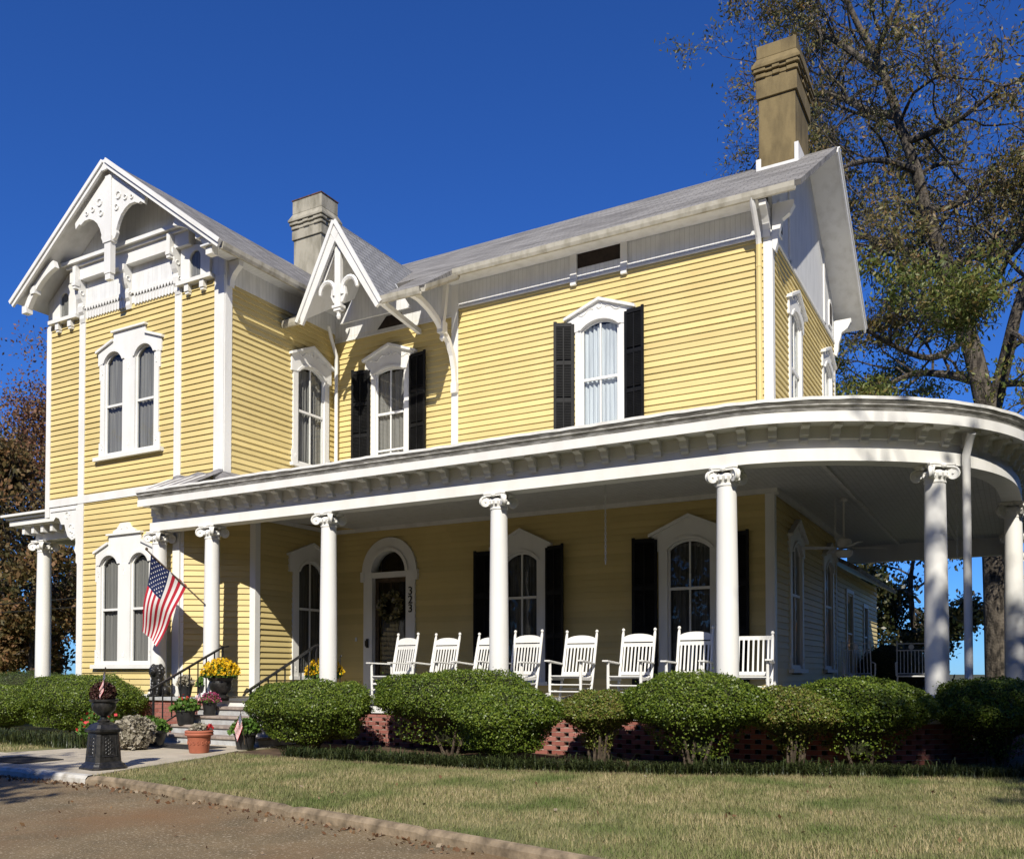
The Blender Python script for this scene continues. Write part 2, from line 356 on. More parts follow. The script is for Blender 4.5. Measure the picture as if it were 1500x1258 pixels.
def seg_arch(c, hw, zs, za, n=12):
    r = max(za - zs, .001); Rr = (hw*hw + r*r) / (2*r); th = math.asin(min(1, hw / Rr)) if r <= hw else math.pi - math.asin(hw/Rr)
    return [(c + Rr*math.sin(-th + 2*th*i/n), za - Rr + Rr*math.cos(-th + 2*th*i/n)) for i in range(n+1)]

def mb_prism_T(mb, poly, d0, d1, mi=0):
    n = len(poly); pts = [(u, d0, z) for u, z in poly] + [(u, d1, z) for u, z in poly]
    mb.add(pts, [list(range(n))[::-1], list(range(n, 2*n))] + [(i, (i+1) % n, n+(i+1) % n, n+i) for i in range(n)], mi)
def scroll_lines(mb, c, W, zc, d):
    for s in (-1, 1):
        p = []
        for i in range(15):
            t = i / 14
            p.append(mb_pt(mb, c + s*(W*.18 + t*W*.62), d, zc - t*.10 + .035*math.sin(t*9)))
        mb_tube(mb, p, .011, 5)
    mb_tube(mb, [mb_pt(mb, c + .055*math.cos(a), d, zc + .05 + .055*math.sin(a)) for a in [i*.55 - 3.4 for i in range(9)]], .011, 5)
def mb_pt(mb, *p): return mb.T(*p) if mb.T else p
def mb_tube(mb, path, r, n=6, mi=0):
    T = mb.T; mb.T = None; mb.tube(path, r, n, mi); mb.T = T
def curtain_mesh(T, u0, u1, z0, z1, d, m, parent, fold=.10, amp=.022, gather=False):
    mb = MB(T); nu = max(10, int((u1-u0)/.018)); nz = 6; P = []
    ph = random.random()*6
    for j in range(nz+1):
        z = z0 + (z1-z0)*j/nz
        for i in range(nu+1):
            t = i/nu; u = u0 + (u1-u0)*t
            P.append((u, d + amp*(.65 + .35*math.sin(u*5.3 + ph))*math.sin(u*6.283/fold + ph + 2.2*math.sin(u*4.1 + ph*2)) + .007*math.sin(j*.9 + u*23 + ph) + .004*math.sin(u*61), z))
    mb.add(P, [(j*(nu+1)+i, j*(nu+1)+i+1, (j+1)*(nu+1)+i+1, (j+1)*(nu+1)+i) for j in range(nz) for i in range(nu)])
    return mb.build('curtain', m, parent, smooth=True)
def light(T, win, c, hw, z0, za, rail, muntin=True, cm='curtain', zs=None, lowrail=None):
    """sash bars, glass and curtain of one opening"""
    s = MB(T); w = .045
    s.box(c-hw, c-hw+w, -.025, .012, z0, za); s.box(c+hw-w, c+hw, -.025, .012, z0, za)
    s.box(c-hw+w, c+hw-w, -.025, .012, z0, z0+.075)
    s.box(c-hw+w, c+hw-w, -.027, .022, rail-.025, rail+.025)
    if zs is not None:
        a = seg_arch(c, hw-.002, zs, za-.001); b = seg_arch(c, hw-w, zs, za-w)
        s.T = T; mb_prism_T(s, a + b[::-1], -.023, .010, 0)
    if muntin: s.box(c-.016, c+.016, -.021, .006, z0+.075, za-.02)
    if lowrail: s.box(c-hw+w, c+hw-w, -.026, .016, lowrail-.02, lowrail+.02)
    s.build('sash', M['white'], win)
    g = MB(T); g.quad((c-hw, -.007, z0), (c+hw, -.007, z0), (c+hw, -.007, za), (c-hw, -.007, za)); g.build('pane', M['glass'], win)
    d_ = MB(T); d_.quad((c-hw-.08, -.16, z0-.08), (c+hw+.08, -.16, z0-.08), (c+hw+.08, -.16, za+.08), (c-hw-.08, -.16, za+.08)); d_.build('room_dark_sheet', M['dark'], win)  # dark sheet painting the room's gloom behind the glass
    curtain_mesh(T, c-hw-.005, c+hw+.005, z0-.02, za-.07, -.075, M[cm], win)
def casing(mb, T, c, hw, cas, z0, zt, sill=True, ears=True):
    mb.T = T
    for s in (-1, 1):
        a, b = sorted((c+s*hw, c+s*(hw+cas))); mb.box(a, b, -.10, .05, z0, zt)
        if ears:
            a, b = sorted((c+s*(hw+cas), c+s*(hw+cas+.035))); mb.box(a, b, .0, .045, z0, z0+.30)
            mb_tube(mb, [mb_pt(mb, c+s*(hw+cas*.5)+.02*math.cos(t), .052, z0+.16+.05*math.sin(t)) for t in [i*.9 for i in range(7)]], .008, 4)
    if sill: mb.box(c-hw-cas-.07, c+hw+cas+.07, -.10, .11, z0-.075, z0)
def window(T, c, hw, z0, zs, za, rail, cas, W, zb, zp, holes, cm='curtain', muntin=True, label=None, lowrail=None, scroll=True):
    f = MB(T); casing(f, T, c, hw, cas, z0, zs)
    win = f.build('window', M['white'], house)
    if label: win['label'] = label
    h = MB(T); zl = zs - .02
    arch = seg_arch(c, hw, zs, za)
    poly = [(c-W, zl), (c-W, zb), (c, zp), (c+W, zb), (c+W, zl)] + arch[::-1]
    mb_prism_T(h, poly, -.10, .062, 0)
    for s in (-1, 1):   # raking cap moulding
        q = [(c+s*(W+.05), zb-.035), (c+s*(W+.05), zb+.02), (c, zp+.045), (c, zp-.012)]
        mb_prism_T(h, q if s > 0 else q[::-1], .0, .125, 0)
    ar = seg_arch(c, hw+.05, zs+.01, za+.05); mb_prism_T(h, ar + arch[::-1], .05, .085, 0)
    if scroll: scroll_lines(h, c, W, (zp + za)/2 + .03, .066)
    h.build('crown', M['white'], win)
    light(T, win, c, hw, z0, za, rail, muntin, cm, zs, lowrail)
    holes.append((c-hw, c+hw, z0-.06, za+.06)); return win
def double_window(T, c, off, hw, z0, zs, za, rail, W, zshoulder, zstep, ztop, wtop, holes, cm='curtain', pediment=None):
    f = MB(T)
    f.box(c-off-hw-.14, c-off-hw, -.10, .05, z0, zs); f.box(c+off+hw, c+off+hw+.14, -.10, .05, z0, zs)
    f.box(c-off+hw, c+off-hw, -.10, .055, z0, zs); f.box(c-W-.06, c+W+.06, -.10, .12, z0-.085, z0)
    for s in (-1, 1):
        a, b = sorted((c+s*(off+hw+.14), c+s*(off+hw+.185))); f.box(a, b, .0, .045, z0, z0+.32); f.box(a, b, 0, .045, zs-.35, zs)
    for q in (-off-hw-.07, 0, off+hw+.07):
        for zz in (z0+.22, zs-.18):
            mb_tube(f, [mb_pt(f, c+q+.022*math.cos(t), .056, zz+.06*math.sin(t)) for t in [i*.9 for i in range(7)]], .009, 4)
    win = f.build('window', M['white'], house)
    h = MB(T)
    a1 = seg_arch(c-off, hw, zs, za); a2 = seg_arch(c+off, hw, zs, za)
    poly = [(c-W, zs-.02), (c-W, zshoulder), (c-wtop, zstep), (c-wtop, ztop), (c+wtop, ztop), (c+wtop, zstep), (c+W, zshoulder), (c+W, zs-.02)] + a2[::-1] + a1[::-1]
    mb_prism_T(h, poly, -.10, .05, 0)
    h.box(c-wtop-.04, c+wtop+.04, 0, .10, ztop, ztop+.04)
    for s in (-1, 1):
        q = [(c+s*(W+.05), zshoulder-.02), (c+s*(W+.05), zshoulder+.035), (c+s*wtop, zstep+.04), (c+s*wtop, zstep-.01)]
        mb_prism_T(h, q, 0, .095, 0)
    for cc, aa in ((c-off, a1), (c+off, a2)):
        ar = seg_arch(cc, hw+.06, zs+.01, za+.06); mb_prism_T(h, ar + aa[::-1], .05, .085, 0)
    if pediment:
        mb_prism_T(h, [(c-.36, ztop+.05), (c-.36, ztop+.09), (c-.24, ztop+.13), (c-.13, pediment), (c+.13, pediment), (c+.24, ztop+.13), (c+.36, ztop+.09), (c+.36, ztop+.05)], .0, .07, 0)
        for q in (-.08, .1): mb_tube(h, [mb_pt(h, c+q+.02*math.cos(t), .074, ztop+.14+.02*math.sin(t)) for t in [i for i in range(7)]], .008, 4)
    h.build('crown', M['white'], win)
    for s in (-1, 1):
        light(T, win, c+s*off, hw, z0, za, rail, False, cm, zs); holes.append((c+s*off-hw, c+s*off+hw, z0-.06, za+.06))
    return win
def shutter(T, hinge, side, w, z0, z1, ang=6, drop=.05):
    """louvred shutter hinged at u=hinge, opening to side (+1/-1)"""
    ca, sa = math.cos(R(ang)), math.sin(R(ang))
    TT = lambda u, d, z: T(hinge + side*(u*ca - (d-.0)*sa*0), .055 + d + u*sa, z)
    b = MB(TT)
    for k in (0, w-.055): b.box(k, k+.055, 0, .035, z0, z1 - (drop if k == 0 else 0))
    H = z1 - z0; rails = [z0, z0 + H*.33, z0 + H*.64, z1 - .10]
    for i, r in enumerate(rails): b.box(.055, w-.055, 0, .035, r, r + (.12 if i == 0 else .075))
    b.box(w/2-.012, w/2+.012, .03, .042, z0+.1, z1-.12)
    for r0, r1 in zip(rails[:-1], rails[1:]):
        z = r0 + .12
        while z < r1 - .02:
            b.add([(.055, .0, z+.04), (w-.055, .0, z+.04), (w-.055, .03, z), (.055, .03, z), (.055, .0, z+.048), (w-.055, .0, z+.048), (w-.055, .03, z+.008), (.055, .03, z+.008)],
                  [(0,1,2,3), (4,5,6,7), (2,3,7,6)]); z += .032
    b.box(.03, w-.03, -.008, -.003, z0+.03, z1-.08); return b.build('shutter', M['shutter'], house)
# --- openings
hF, hWF, hWS, hRS, hBAY = [], [], [], [], []
window(TF, -7.025, .40, 5.72, 7.93, 8.09, 6.95, .125, .70, 8.20, 8.46, hF, 'curtain_white', label='upper window with bright white curtains and a peaked crown')
window(TF, -12.09, .40, 5.62, 7.90, 7.99, 6.98, .125, .68, 8.24, 8.48, hF, 'curtain', lowrail=6.16)
shutter(TF, -7.56, -1, .40, 5.75, 8.13, 28); shutter(TF, -6.50, 1, .41, 5.75, 8.17, 6)
shutter(TF, -12.63, -1, .46, 5.75, 8.05, 10); shutter(TF, -11.54, 1, .46, 5.75, 8.19, 6)
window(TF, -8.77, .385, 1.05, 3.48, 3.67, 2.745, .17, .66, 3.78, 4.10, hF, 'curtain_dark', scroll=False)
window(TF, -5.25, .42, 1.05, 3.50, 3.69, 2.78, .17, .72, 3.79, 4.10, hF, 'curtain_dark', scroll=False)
shutter(TF, -9.34, -1, .52, 1.0, 3.75, 4); shutter(TF, -8.20, 1, .46, 1.0, 3.76, 14)
shutter(TF, -5.86, -1, .48, 1.0, 3.76, 8); shutter(TF, -4.64, 1, .50, 1.0, 3.77, 4)
window(TWS, 15.17, .43, 5.78, 7.80, 8.00, 6.965, .15, .64, 8.15, 8.44, hWS, 'curtain')
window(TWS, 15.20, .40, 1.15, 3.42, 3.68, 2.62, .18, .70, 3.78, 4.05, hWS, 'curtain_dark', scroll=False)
double_window(TWF, -16.50, .495, .30, 5.91, 7.95, 8.16, 7.0, 1.02, 8.22, 8.40, 8.57, .51, hWF, 'curtain')
double_window(TWF, -16.58, .485, .29, 1.40, 3.55, 3.75, 2.58, .95, 3.82, 4.0, 4.17, .52, hWF, 'curtain', pediment=4.42)
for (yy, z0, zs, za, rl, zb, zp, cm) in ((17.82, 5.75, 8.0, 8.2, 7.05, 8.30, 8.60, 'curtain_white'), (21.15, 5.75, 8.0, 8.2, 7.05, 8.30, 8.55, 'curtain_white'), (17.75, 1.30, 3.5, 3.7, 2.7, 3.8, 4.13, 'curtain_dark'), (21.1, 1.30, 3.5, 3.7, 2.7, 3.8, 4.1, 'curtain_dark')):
    window(TRS, yy, .44, z0, zs, za, rl, .14, .66, zb, zp, hRS, cm)
# front door, round headed
d = MB(TF); c = -12.09
outer = [(c + .74*math.cos(t), 3.46 + .75*math.sin(t)) for t in [math.pi*i/24 for i in range(25)]]
inner = [(c + .46*math.cos(t), 3.45 + .46*math.sin(t)) for t in [math.pi*i/24 for i in range(25)]]
mb_prism_T(d, outer + inner[::-1], -.16, .07)
rim = [(c + .53*math.cos(t), 3.45 + .53*math.sin(t)) for t in [math.pi*i/24 for i in range(25)]]; mb_prism_T(d, rim + inner[::-1], .07, .10)
for s in (-1, 1):
    a, b = sorted((c+s*.46, c+s*.70)); d.box(a, b, -.16, .06, .75, 3.46); a, b = sorted((c+s*.68, c+s*.78)); d.box(a, b, 0, .08, 3.25, 3.47)
d.box(c-.46, c+.46, -.16, .05, 3.33, 3.45); d.box(c-.46, c+.46, -.16, .0, .75, .86)
door = d.build('front_door', M['white'], house); hF.append((c-.46, c+.46, .75, 3.96))
d = MB(TF)
for s in (-1, 1): a, b = sorted((c+s*.37, c+s*.46)); d.box(a, b, -.12, -.06, .86, 3.33)
d.box(c-.37, c+.37, -.12, -.06, .86, 1.15); d.box(c-.37, c+.37, -.12, -.06, 3.23, 3.33); d.build('door_stile', M['pole'], door)
d = MB(TF); d.quad((c-.37, -.09, 1.15), (c+.37, -.09, 1.15), (c+.37, -.09, 3.23), (c-.37, -.09, 3.23)); d.build('door_pane', M['glass'], door)
d = MB(TF); fan = inner[::-1]; d.add([(u, -.09, z) for u, z in fan], [list(range(len(fan)))]); d.build('fanlight', M['glass'], door)
curtain_mesh(TF, c-.37, c+.37, 1.1, 2.4, -.17, M['curtain_dark'], door)
d = MB(TF); d.box(c-.47, c+.47, -.35, -.30, .7, 3.95); d.build('hall_dark_sheet', M['dark'], door)  # dark board painted in for the unlit hall behind the door
d = MB(TF); d.box(-12.70, -12.64, .06, .085, 1.78, 1.98); mb_tube(d, [mb_pt(d, -12.67, .08, 1.95), mb_pt(d, -12.67, .14, 1.93), mb_pt(d, -12.67, .14, 1.82), mb_pt(d, -12.67, .08, 1.80)], .014, 6); d.build('door_handle', M['iron'], door)
d = MB(TF); d.box(-13.04, -12.99, .03, .045, 1.93, 2.02); d.build('doorbell', M['grey_metal'], door)
# house number, one digit above another on the right jamb
for ch, z in (('3', 2.92), ('2', 2.73), ('3', 2.54)):
    cu = bpy.data.curves.new('n', 'FONT'); cu.body = ch; cu.size = .25; cu.extrude = .006; cu.align_x = 'CENTER'
    to = bpy.data.objects.new('n', cu); C.objects.link(to); bpy.context.view_layer.update()
    me = bpy.data.meshes.new_from_object(to.evaluated_get(bpy.context.evaluated_depsgraph_get())); bpy.data.objects.remove(to)
    me.name = 'house_number'; me.materials.clear(); me.materials.append(M['numerals'])
    o = bpy.data.objects.new('house_number', me); C.objects.link(o); o.location = (-11.50, YF - .07, z); o.rotation_euler = (R(90), 0, 0)
    o.parent = door; o.matrix_parent_inverse = parent_world(door).inverted()
# --- walls
w = MB(); clap(w, TF, XW, XR-.13, .75, 9.02, hF); w.build('front_wall', M['yellow'], house)
w = MB(); clap(w, TRS, YF+.13, YB-.12, .6, 9.02, hRS); w.build('side_wall', M['yellow'], house)
w = MB(); clap(w, TWS, YW+.17, YF, 4.98, 9.05, hWS); clap(w, TWS, 13.62, YF, .6, 4.98, hWS)
w.build('bay_side_wall', M['yellow'], house)
w = MB(); clap(w, TWF, XL+.16, -13.95, 5.06, 9.12, hWF); clap(w, TWF, -18.0, -15.0, .5, 5.06, hWF)
TC, LC = seg_T(-14.95, YW, XW, 13.55); clap(w, TC, .05, LC-.05, .6, 4.98)
TC2, LC2 = seg_T(XL, 13.55, -18.09, YW); clap(w, TC2, .05, LC2-.05, .6, 4.98)
w.build('bay_front_wall', M['yellow'], house)
w = MB(); w.box(XL, XL+.05, 13.6, YB, .5, 4.98); w.box(XL, XL+.05, YW, YB, 4.98, 9.5); w.box(XL, XR, YB-.05, YB, .5, 9.5)
w.box(XL+.05, XW-.04, YW+.03, 13.55, 4.90, 4.98); w.box(XL+.06, XR-.06, YF+.4, YB-.06, 4.9, 4.95); w.box(XL+.06, XR-.06, YW+1, YB-.06, .4, .5)
w.build('rear_wall', M['yellow'], house)
# corner boards and belts
t = MB(TF); t.box(XR-.13, XR+.0, -.1, .035, .75, 9.02); t.T = TRS; t.box(YF-.028, YF+.13, -.12, .03, .75, 9.02); t.build('corner_board', M['white'], house)
t = MB(TRS); t.box(YB-.13, YB+.02, -.1, .03, .6, 9.02); t.build('corner_board', M['white'], house)
t = MB(TF); t.box(-10.46, -10.30, 0, .045, 5.0, 9.468); t.build('trim_board', M['white'], house)
t = MB(TWF); t.box(XL, XL+.16, -.05, .035, 4.75, 9.15); t.build('corner_board', M['white'], house)
t = MB(TWS); t.box(YW-.012, YW+.17, -.1, .03, 4.98, 9.44); t.T = TWF; t.box(-13.95, XW+.018, -.05, .036, 4.98, 9.15); t.build('corner_board', M['white'], house)
t = MB(TWF)
for u in (-18.09, -15.0): t.box(u-.10, u+.10, 0, .04, .5, 9.12)
t.box(XL+.16, -15.1, 0, .05, 4.97, 5.14); t.T = TC; t.box(0, .10, 0, .03, .6, 4.9); t.box(LC-.10, LC, 0, .035, .6, 4.9); t.T = TWS; t.box(13.52, 13.66, -.02, .035, .6, 4.9)
t.build('trim_board', M['white'], house)
# scroll bracket below the left overhang
b = MB(TWF); prof = [(-19.2, 4.95), (-18.19, 4.95), (-18.19, 3.62), (-18.25, 3.68), (-18.24, 3.85), (-18.31, 3.95), (-18.26, 4.10), (-18.27, 4.22), (-18.40, 4.18), (-18.55, 4.28), (-18.62, 4.42), (-18.66, 4.55), (-18.78, 4.56), (-18.86, 4.70), (-18.98, 4.74), (-19.06, 4.66), (-19.2, 4.70)]
mb_prism_T(b, prof, -.06, .03); b.box(-19.15, -18.25, .03, .05, 4.86, 4.9)
for (u, z, r) in ((-18.55, 4.75, .07), (-18.42, 4.45, .08), (-18.36, 4.3, .05)): mb_tube(b, [mb_pt(b, u+r*math.cos(a), .035, z+r*math.sin(a)) for a in [i*.6 for i in range(9)]], .014, 4)
b.build('overhang_bracket', M['white'], house)
# --- friezes
t = MB(TF); t.box(XW, -10.46, 0, .03, 8.82, 9.5); t.box(-10.30, XR-.12, 0, .034, 8.97, 9.5); fr = t.build('frieze', M['beadX'], house)
t = MB(TF); t.box(-10.30, XR-.13, .034, .05, 8.945, 8.985); t.box(-10.46, XR-.14, .046, .5, 9.472, 9.50); t.box(XW+.05, -10.05, .005, .028, 9.45, 9.88); t.box(XW, -10.46, .03, .045, 8.80, 8.83); t.build('frieze_moulding', M['white_old'], fr)
t = MB(TWS); t.box(YW+.1, YF, 0, .03, 9.02, 9.45); t.box(YW-.66, YF, .032, .40, 9.43, 9.46); t.build('frieze', M['beadY'], house)
t = MB(TF); t.box(-7.5, -6.59, .034, .038, 9.19, 9.49); v = t.build('attic_vent', M['dark'], house)
t = MB(TF)
for u in (-7.58, -6.51): t.box(u-.07, u+.07, .034, .075, 8.95, 9.49); t.box(u-.06, u+.06, .03, .09, 8.86, 8.96)
t.build('vent_post', M['white'], v)
t = MB(TF); mb_prism_T(t, [(-12.45, 8.90), (-11.62, 8.90), (-11.78, 9.16), (-12.2, 9.16)], .03, .036); t.build('attic_vent', M['dark'], house)
# --- roofs
def slab(name, pts, th, mtop, parent, mbot='white_old', e1=None):
    P = [Vector(p) for p in pts]; n = len(P); N = (P[1]-P[0]).cross(P[2]-P[0]).normalized()
    if N.z < 0: P = P[::-1]; N = -N
    me = bpy.data.meshes.new(name); me.from_pydata([tuple(p) for p in P] + [tuple(p - N*th) for p in P], [], [list(range(n)), list(range(n, 2*n))[::-1]] + [(n+i, n+(i+1) % n, (i+1) % n, i) for i in range(n)])
    me.materials.append(M[mtop]); me.materials.append(M[mbot])
    h = Vector(e1) if e1 else Vector((-N.y, N.x, 0)).normalized(); s = N.cross(h); uv = me.uv_layers.new(name='UVMap')
    for p in me.polygons:
        p.material_index = 1 if p.index == 1 else 0
        for li in p.loop_indices:
            co = me.vertices[me.loops[li].vertex_index].co; uv.data[li].uv = (co.dot(h), co.dot(s))
    o = bpy.data.objects.new(name, me); C.objects.link(o); o.parent = parent; o.matrix_parent_inverse = parent_world(parent).inverted(); return o
SL = .666; ze = lambda y: 9.57 + (y - 15.48) * SL
RY, RZ = 19.1, ze(19.1)
roof = slab('main_roof', [(-16.6, 15.48, ze(15.48)), (-3.12, 15.48, ze(15.48)), (-3.12, RY, RZ), (-16.6, RY, RZ)], .09, 'roof', house)
slab('rear_slope', [(-16.6, 22.75, RZ - (22.75-RY)*SL*1.03), (-3.12, 22.75, RZ - (22.75-RY)*SL*1.03), (-3.12, RY, RZ), (-16.6, RY, RZ)], .09, 'roof', roof)
slab('porch_hood_roof', [(-11.02, 14.28, ze(14.28)), (-10.06, 14.28, ze(14.28)), (-10.06, 15.478, ze(15.478)), (-11.02, 15.478, ze(15.478))], .08, 'roof', roof)
slab('porch_hood_roof', [(XW+.03, 14.28, ze(14.28)), (-13.14, 14.28, ze(14.28)), (-13.14, 15.478, ze(15.478)), (XW+.03, 15.478, ze(15.478))], .08, 'roof', roof)
WX = (XL + XW) / 2 + .04; WZ = 11.93; WS = (WZ - 9.47) / 3.32
wr = slab('bay_roof', [(WX, 12.0, WZ), (WX+3.32, 12.0, 9.47), (WX+3.32, 19.4, 9.47), (WX, 19.4, WZ)], .09, 'roof', house)
slab('left_slope', [(WX, 12.0, WZ), (WX-3.15, 12.0, WZ-3.15*WS), (WX-3.15, 22.5, WZ-3.15*WS), (WX, 22.5, WZ)], .09, 'roof', wr)
# gable wall of the bay, its fascia boards
g = MB(TWF); gz = lambda u: WZ - .12 - abs(u - WX) * WS
mb_prism_T(g, [(XL+.02, 9.12), (XW, 9.12), (XW, gz(XW)), (WX, gz(WX)), (XL+.02, gz(XL))], -.05, .02); g.build('bay_gable', M['beadG'], house)
f = MB()
for s in (-1, 1):
    a = Vector((WX, 11.98, WZ-.10)); e_ = 3.36 if s > 0 else 3.17; b = Vector((WX + s*e_, 11.98, WZ-.10-e_*WS))
    n = Vector((s*WS, 0, 1)).normalized(); q = [a + n*.10, b + n*.10, b - n*.05, a - n*.05]
    f.prism([q[i] for i in range(4)], (0, .05, 0))
    q = [a + n*.115, b + n*.115, b + n*.03, a + n*.03]; f.prism(q, (0, -.035, 0))
f.box(WX-.07, WX+.07, 11.975, 12.02, WZ-.24, WZ-.02)
f.build('barge_board', M['white'], wr)
# sawn timber truss in the bay gable
tr = MB(); yT = 12.06; kx = WX + .02
tr.box(kx-.10, kx+.10, yT, yT+.12, 9.55, 11.62); tr.box(kx-.13, kx+.13, yT-.02, yT+.14, 10.2, 10.32); tr.box(kx-.08, kx+.08, yT+.01, yT+.11, 9.42, 9.55)
for s in (-1, 1):
    zr = lambda x: WZ - .22 - x*WS
    pol = [(.10, zr(.10)), (.55, zr(.55)), (1.12, zr(1.12)), (1.10, zr(1.12)-.13), (.98, zr(1.0)-.14)] + [(.12 + .80*math.cos(a), 10.28 + .62*math.sin(a)) for a in [R(48 + 5*i) for i in range(0, 0)]]
    arc = [(.93, 10.80), (.80, 10.86), (.64, 10.86), (.50, 10.80), (.38, 10.70), (.29, 10.56), (.235, 10.42), (.25, 10.36), (.20, 10.27), (.10, 10.22)]
    P = [(kx + s*x, yT+.03, z) for x, z in pol + arc]
    tr.prism(P, (0, .07, 0))
    for (dx, z, r) in ((.30, 11.12, .075), (.25, 10.88, .06), (.52, 11.02, .05), (.72, 10.98, .04)):
        tr.tube([(kx + s*dx + r*math.cos(a), yT+.02, z + r*math.sin(a)) for a in [i*.7 for i in range(10)]], .013, 4)
king = tr.build('gable_truss', M['white'], house)
tb = MB(); bl, br_ = WX-1.86, WX+2.0
tb.box(bl, br_-.05, 12.50, YW-.02, 9.90, 10.24); tb.box(bl-.14, br_+.0, 12.37, YW-.02, 10.242, 10.32); tb.box(bl-.06, br_-.02, 12.44, 12.499, 10.18, 10.241); tb.build('tie_beam', M['white'], king)
for ux in (-18.05, -15.02):
    b = MB(); b.box(ux-.05, ux+.05, 12.39, 12.497, 9.68, 10.178); b.box(ux-.065, ux+.065, 12.375, 12.495, 9.74, 9.81); b.build('drop_post', M['white'], king)
for ux in (-18.07, -16.53, -15.0):
    b = MB(); prof = [(0, 9.02), (.05, 9.0), (.09, 9.08), (.08, 9.16), (.15, 9.22), (.17, 9.34), (.14, 9.42), (.22, 9.50), (.29, 9.62), (.30, 9.72), (.36, 9.78), (.36, 9.898), (0, 9.898)]
    prof = [(d_*.62, z) for d_, z in prof]; b.prism([(ux-.075, YW-.02-d_, z) for d_, z in prof], (.15, 0, 0))
    for s in (-1, 1):
        for dd, z, r in ((.10, 9.62, .045), (.05, 9.32, .03)): b.tube([(ux+s*.078, YW-.03-dd+r*math.cos(a), z+r*math.sin(a)) for a in [i*.7 for i in range(10)]], .012, 4)
    b.build('gable_console', M['white'], king)
for s, e in ((-1, bl), (1, br_)):      # curved end braces running out to the eaves
    b = MB(); pts = []
    P0, P1, P2 = Vector((e - s*.02, 0, 10.18)), Vector((e + s*.60, 0, 10.04)), Vector((e + s*1.0, 0, 9.38))
    L = [(P0*(1-t)**2 + P1*2*t*(1-t) + P2*t*t) for t in [i/9 for i in range(10)]]
    up = [p + Vector((s*.035, 0, .085)) for p in L]; dn = [p - Vector((s*.035, 0, .075)) for p in L]
    b.prism([(p.x, yT+.05, p.z) for p in up + dn[::-1]], (0, .10, 0))
    for p in (L[6], L[9]): b.box(p.x-.085, p.x+.085, yT+.02, yT+.17, p.z-.10, p.z+.06)
    b.build('eave_brace', M['white'], king)
# panels at the gable feet with a small arched window each; fringe between
for cx in (-18.68, -14.46):
    b = MB(TWF)
    top = gz(cx + (.45 if cx > WX else -.45)) - .15
    arch = seg_arch(cx, .155, 9.63, 9.785)
    pol = [(cx-.42, 9.20), (cx-.42, 9.9 if cx > WX else 9.55), (cx-.17, 9.95 if cx > WX else 9.86), (cx+.17, 9.86 if cx > WX else 9.95), (cx+.42, 9.55 if cx > WX else 9.9), (cx+.42, 9.20), (cx+.155, 9.20)] + arch[::-1] + [(cx-.155, 9.20)]
    mb_prism_T(b, pol, .02, .085); b.box(cx-.50, cx+.50, .02, .15, 9.13, 9.21)
    for q in (-.22, .22): b.box(cx+q-.06, cx+q+.06, .02, .12, 8.98, 9.13); b.box(cx+q-.05, cx+q+.05, .02, .10, 8.93, 8.98)
    p = b.build('gable_window', M['white'], house)
    b = MB(TWF); b.quad((cx-.16, .05, 9.2), (cx+.16, .05, 9.2), (cx+.16, .05, 9.8), (cx-.16, .05, 9.8)); b.build('pane', M['glass'], p)
    curtain_mesh(TWF, cx-.17, cx+.17, 9.2, 9.8, .035, M['curtain'], p, amp=.006)
b = MB(TWF); u = -17.95
while u < -15.12:
    if abs(u + 16.53) > .10:
        mb_prism_T(b, [(u, 9.24), (u+.082, 9.24), (u+.082, 9.09), (u+.041, 9.05), (u, 9.09)], .02, .05)
        mb_prism_T(b, [(u-.01, 9.32), (u+.087, 9.32), (u+.041, 9.23)], .05, .07)
    u += .094
b.box(-17.98, -15.1, .02, .064, 9.32, 9.38); b.build('gable_fringe', M['white'], house)
# gutters
def gutter(name, a, b, ax, parent, m='gutter'):
    g = MB(); prof = [(0, .0), (.03, -.075), (.10, -.085), (.125, -.03), (.135, .05), (.11, .05), (.10, -.02), (.08, -.06), (.04, -.055), (.02, .0)]
    a, b = Vector(a), Vector(b); g.prism([a + Vector(ax)*p + Vector((0, 0, q)) for p, q in prof], b - a); return g.build(name, M[m], parent)
gutter('gutter', (-10.06, 15.49, 9.46), (-3.20, 15.49, 9.46), (0, -1, 0), roof)
gutter('gutter', (WX+3.30, 12.05, 9.36), (WX+3.30, 15.6, 9.36), (1, 0, 0), wr)
gutter('gutter', (-10.07, 14.25, 8.70), (-10.07, 15.48, 9.40), (1, 0, 0), roof)
gutter('gutter', (-11.0, 14.30, 8.66), (-10.05, 14.30, 8.66), (0, -1, 0), roof)
gutter('gutter', (XW+.08, 14.30, 8.66), (-13.1, 14.30, 8.66), (0, -1, 0), roof)
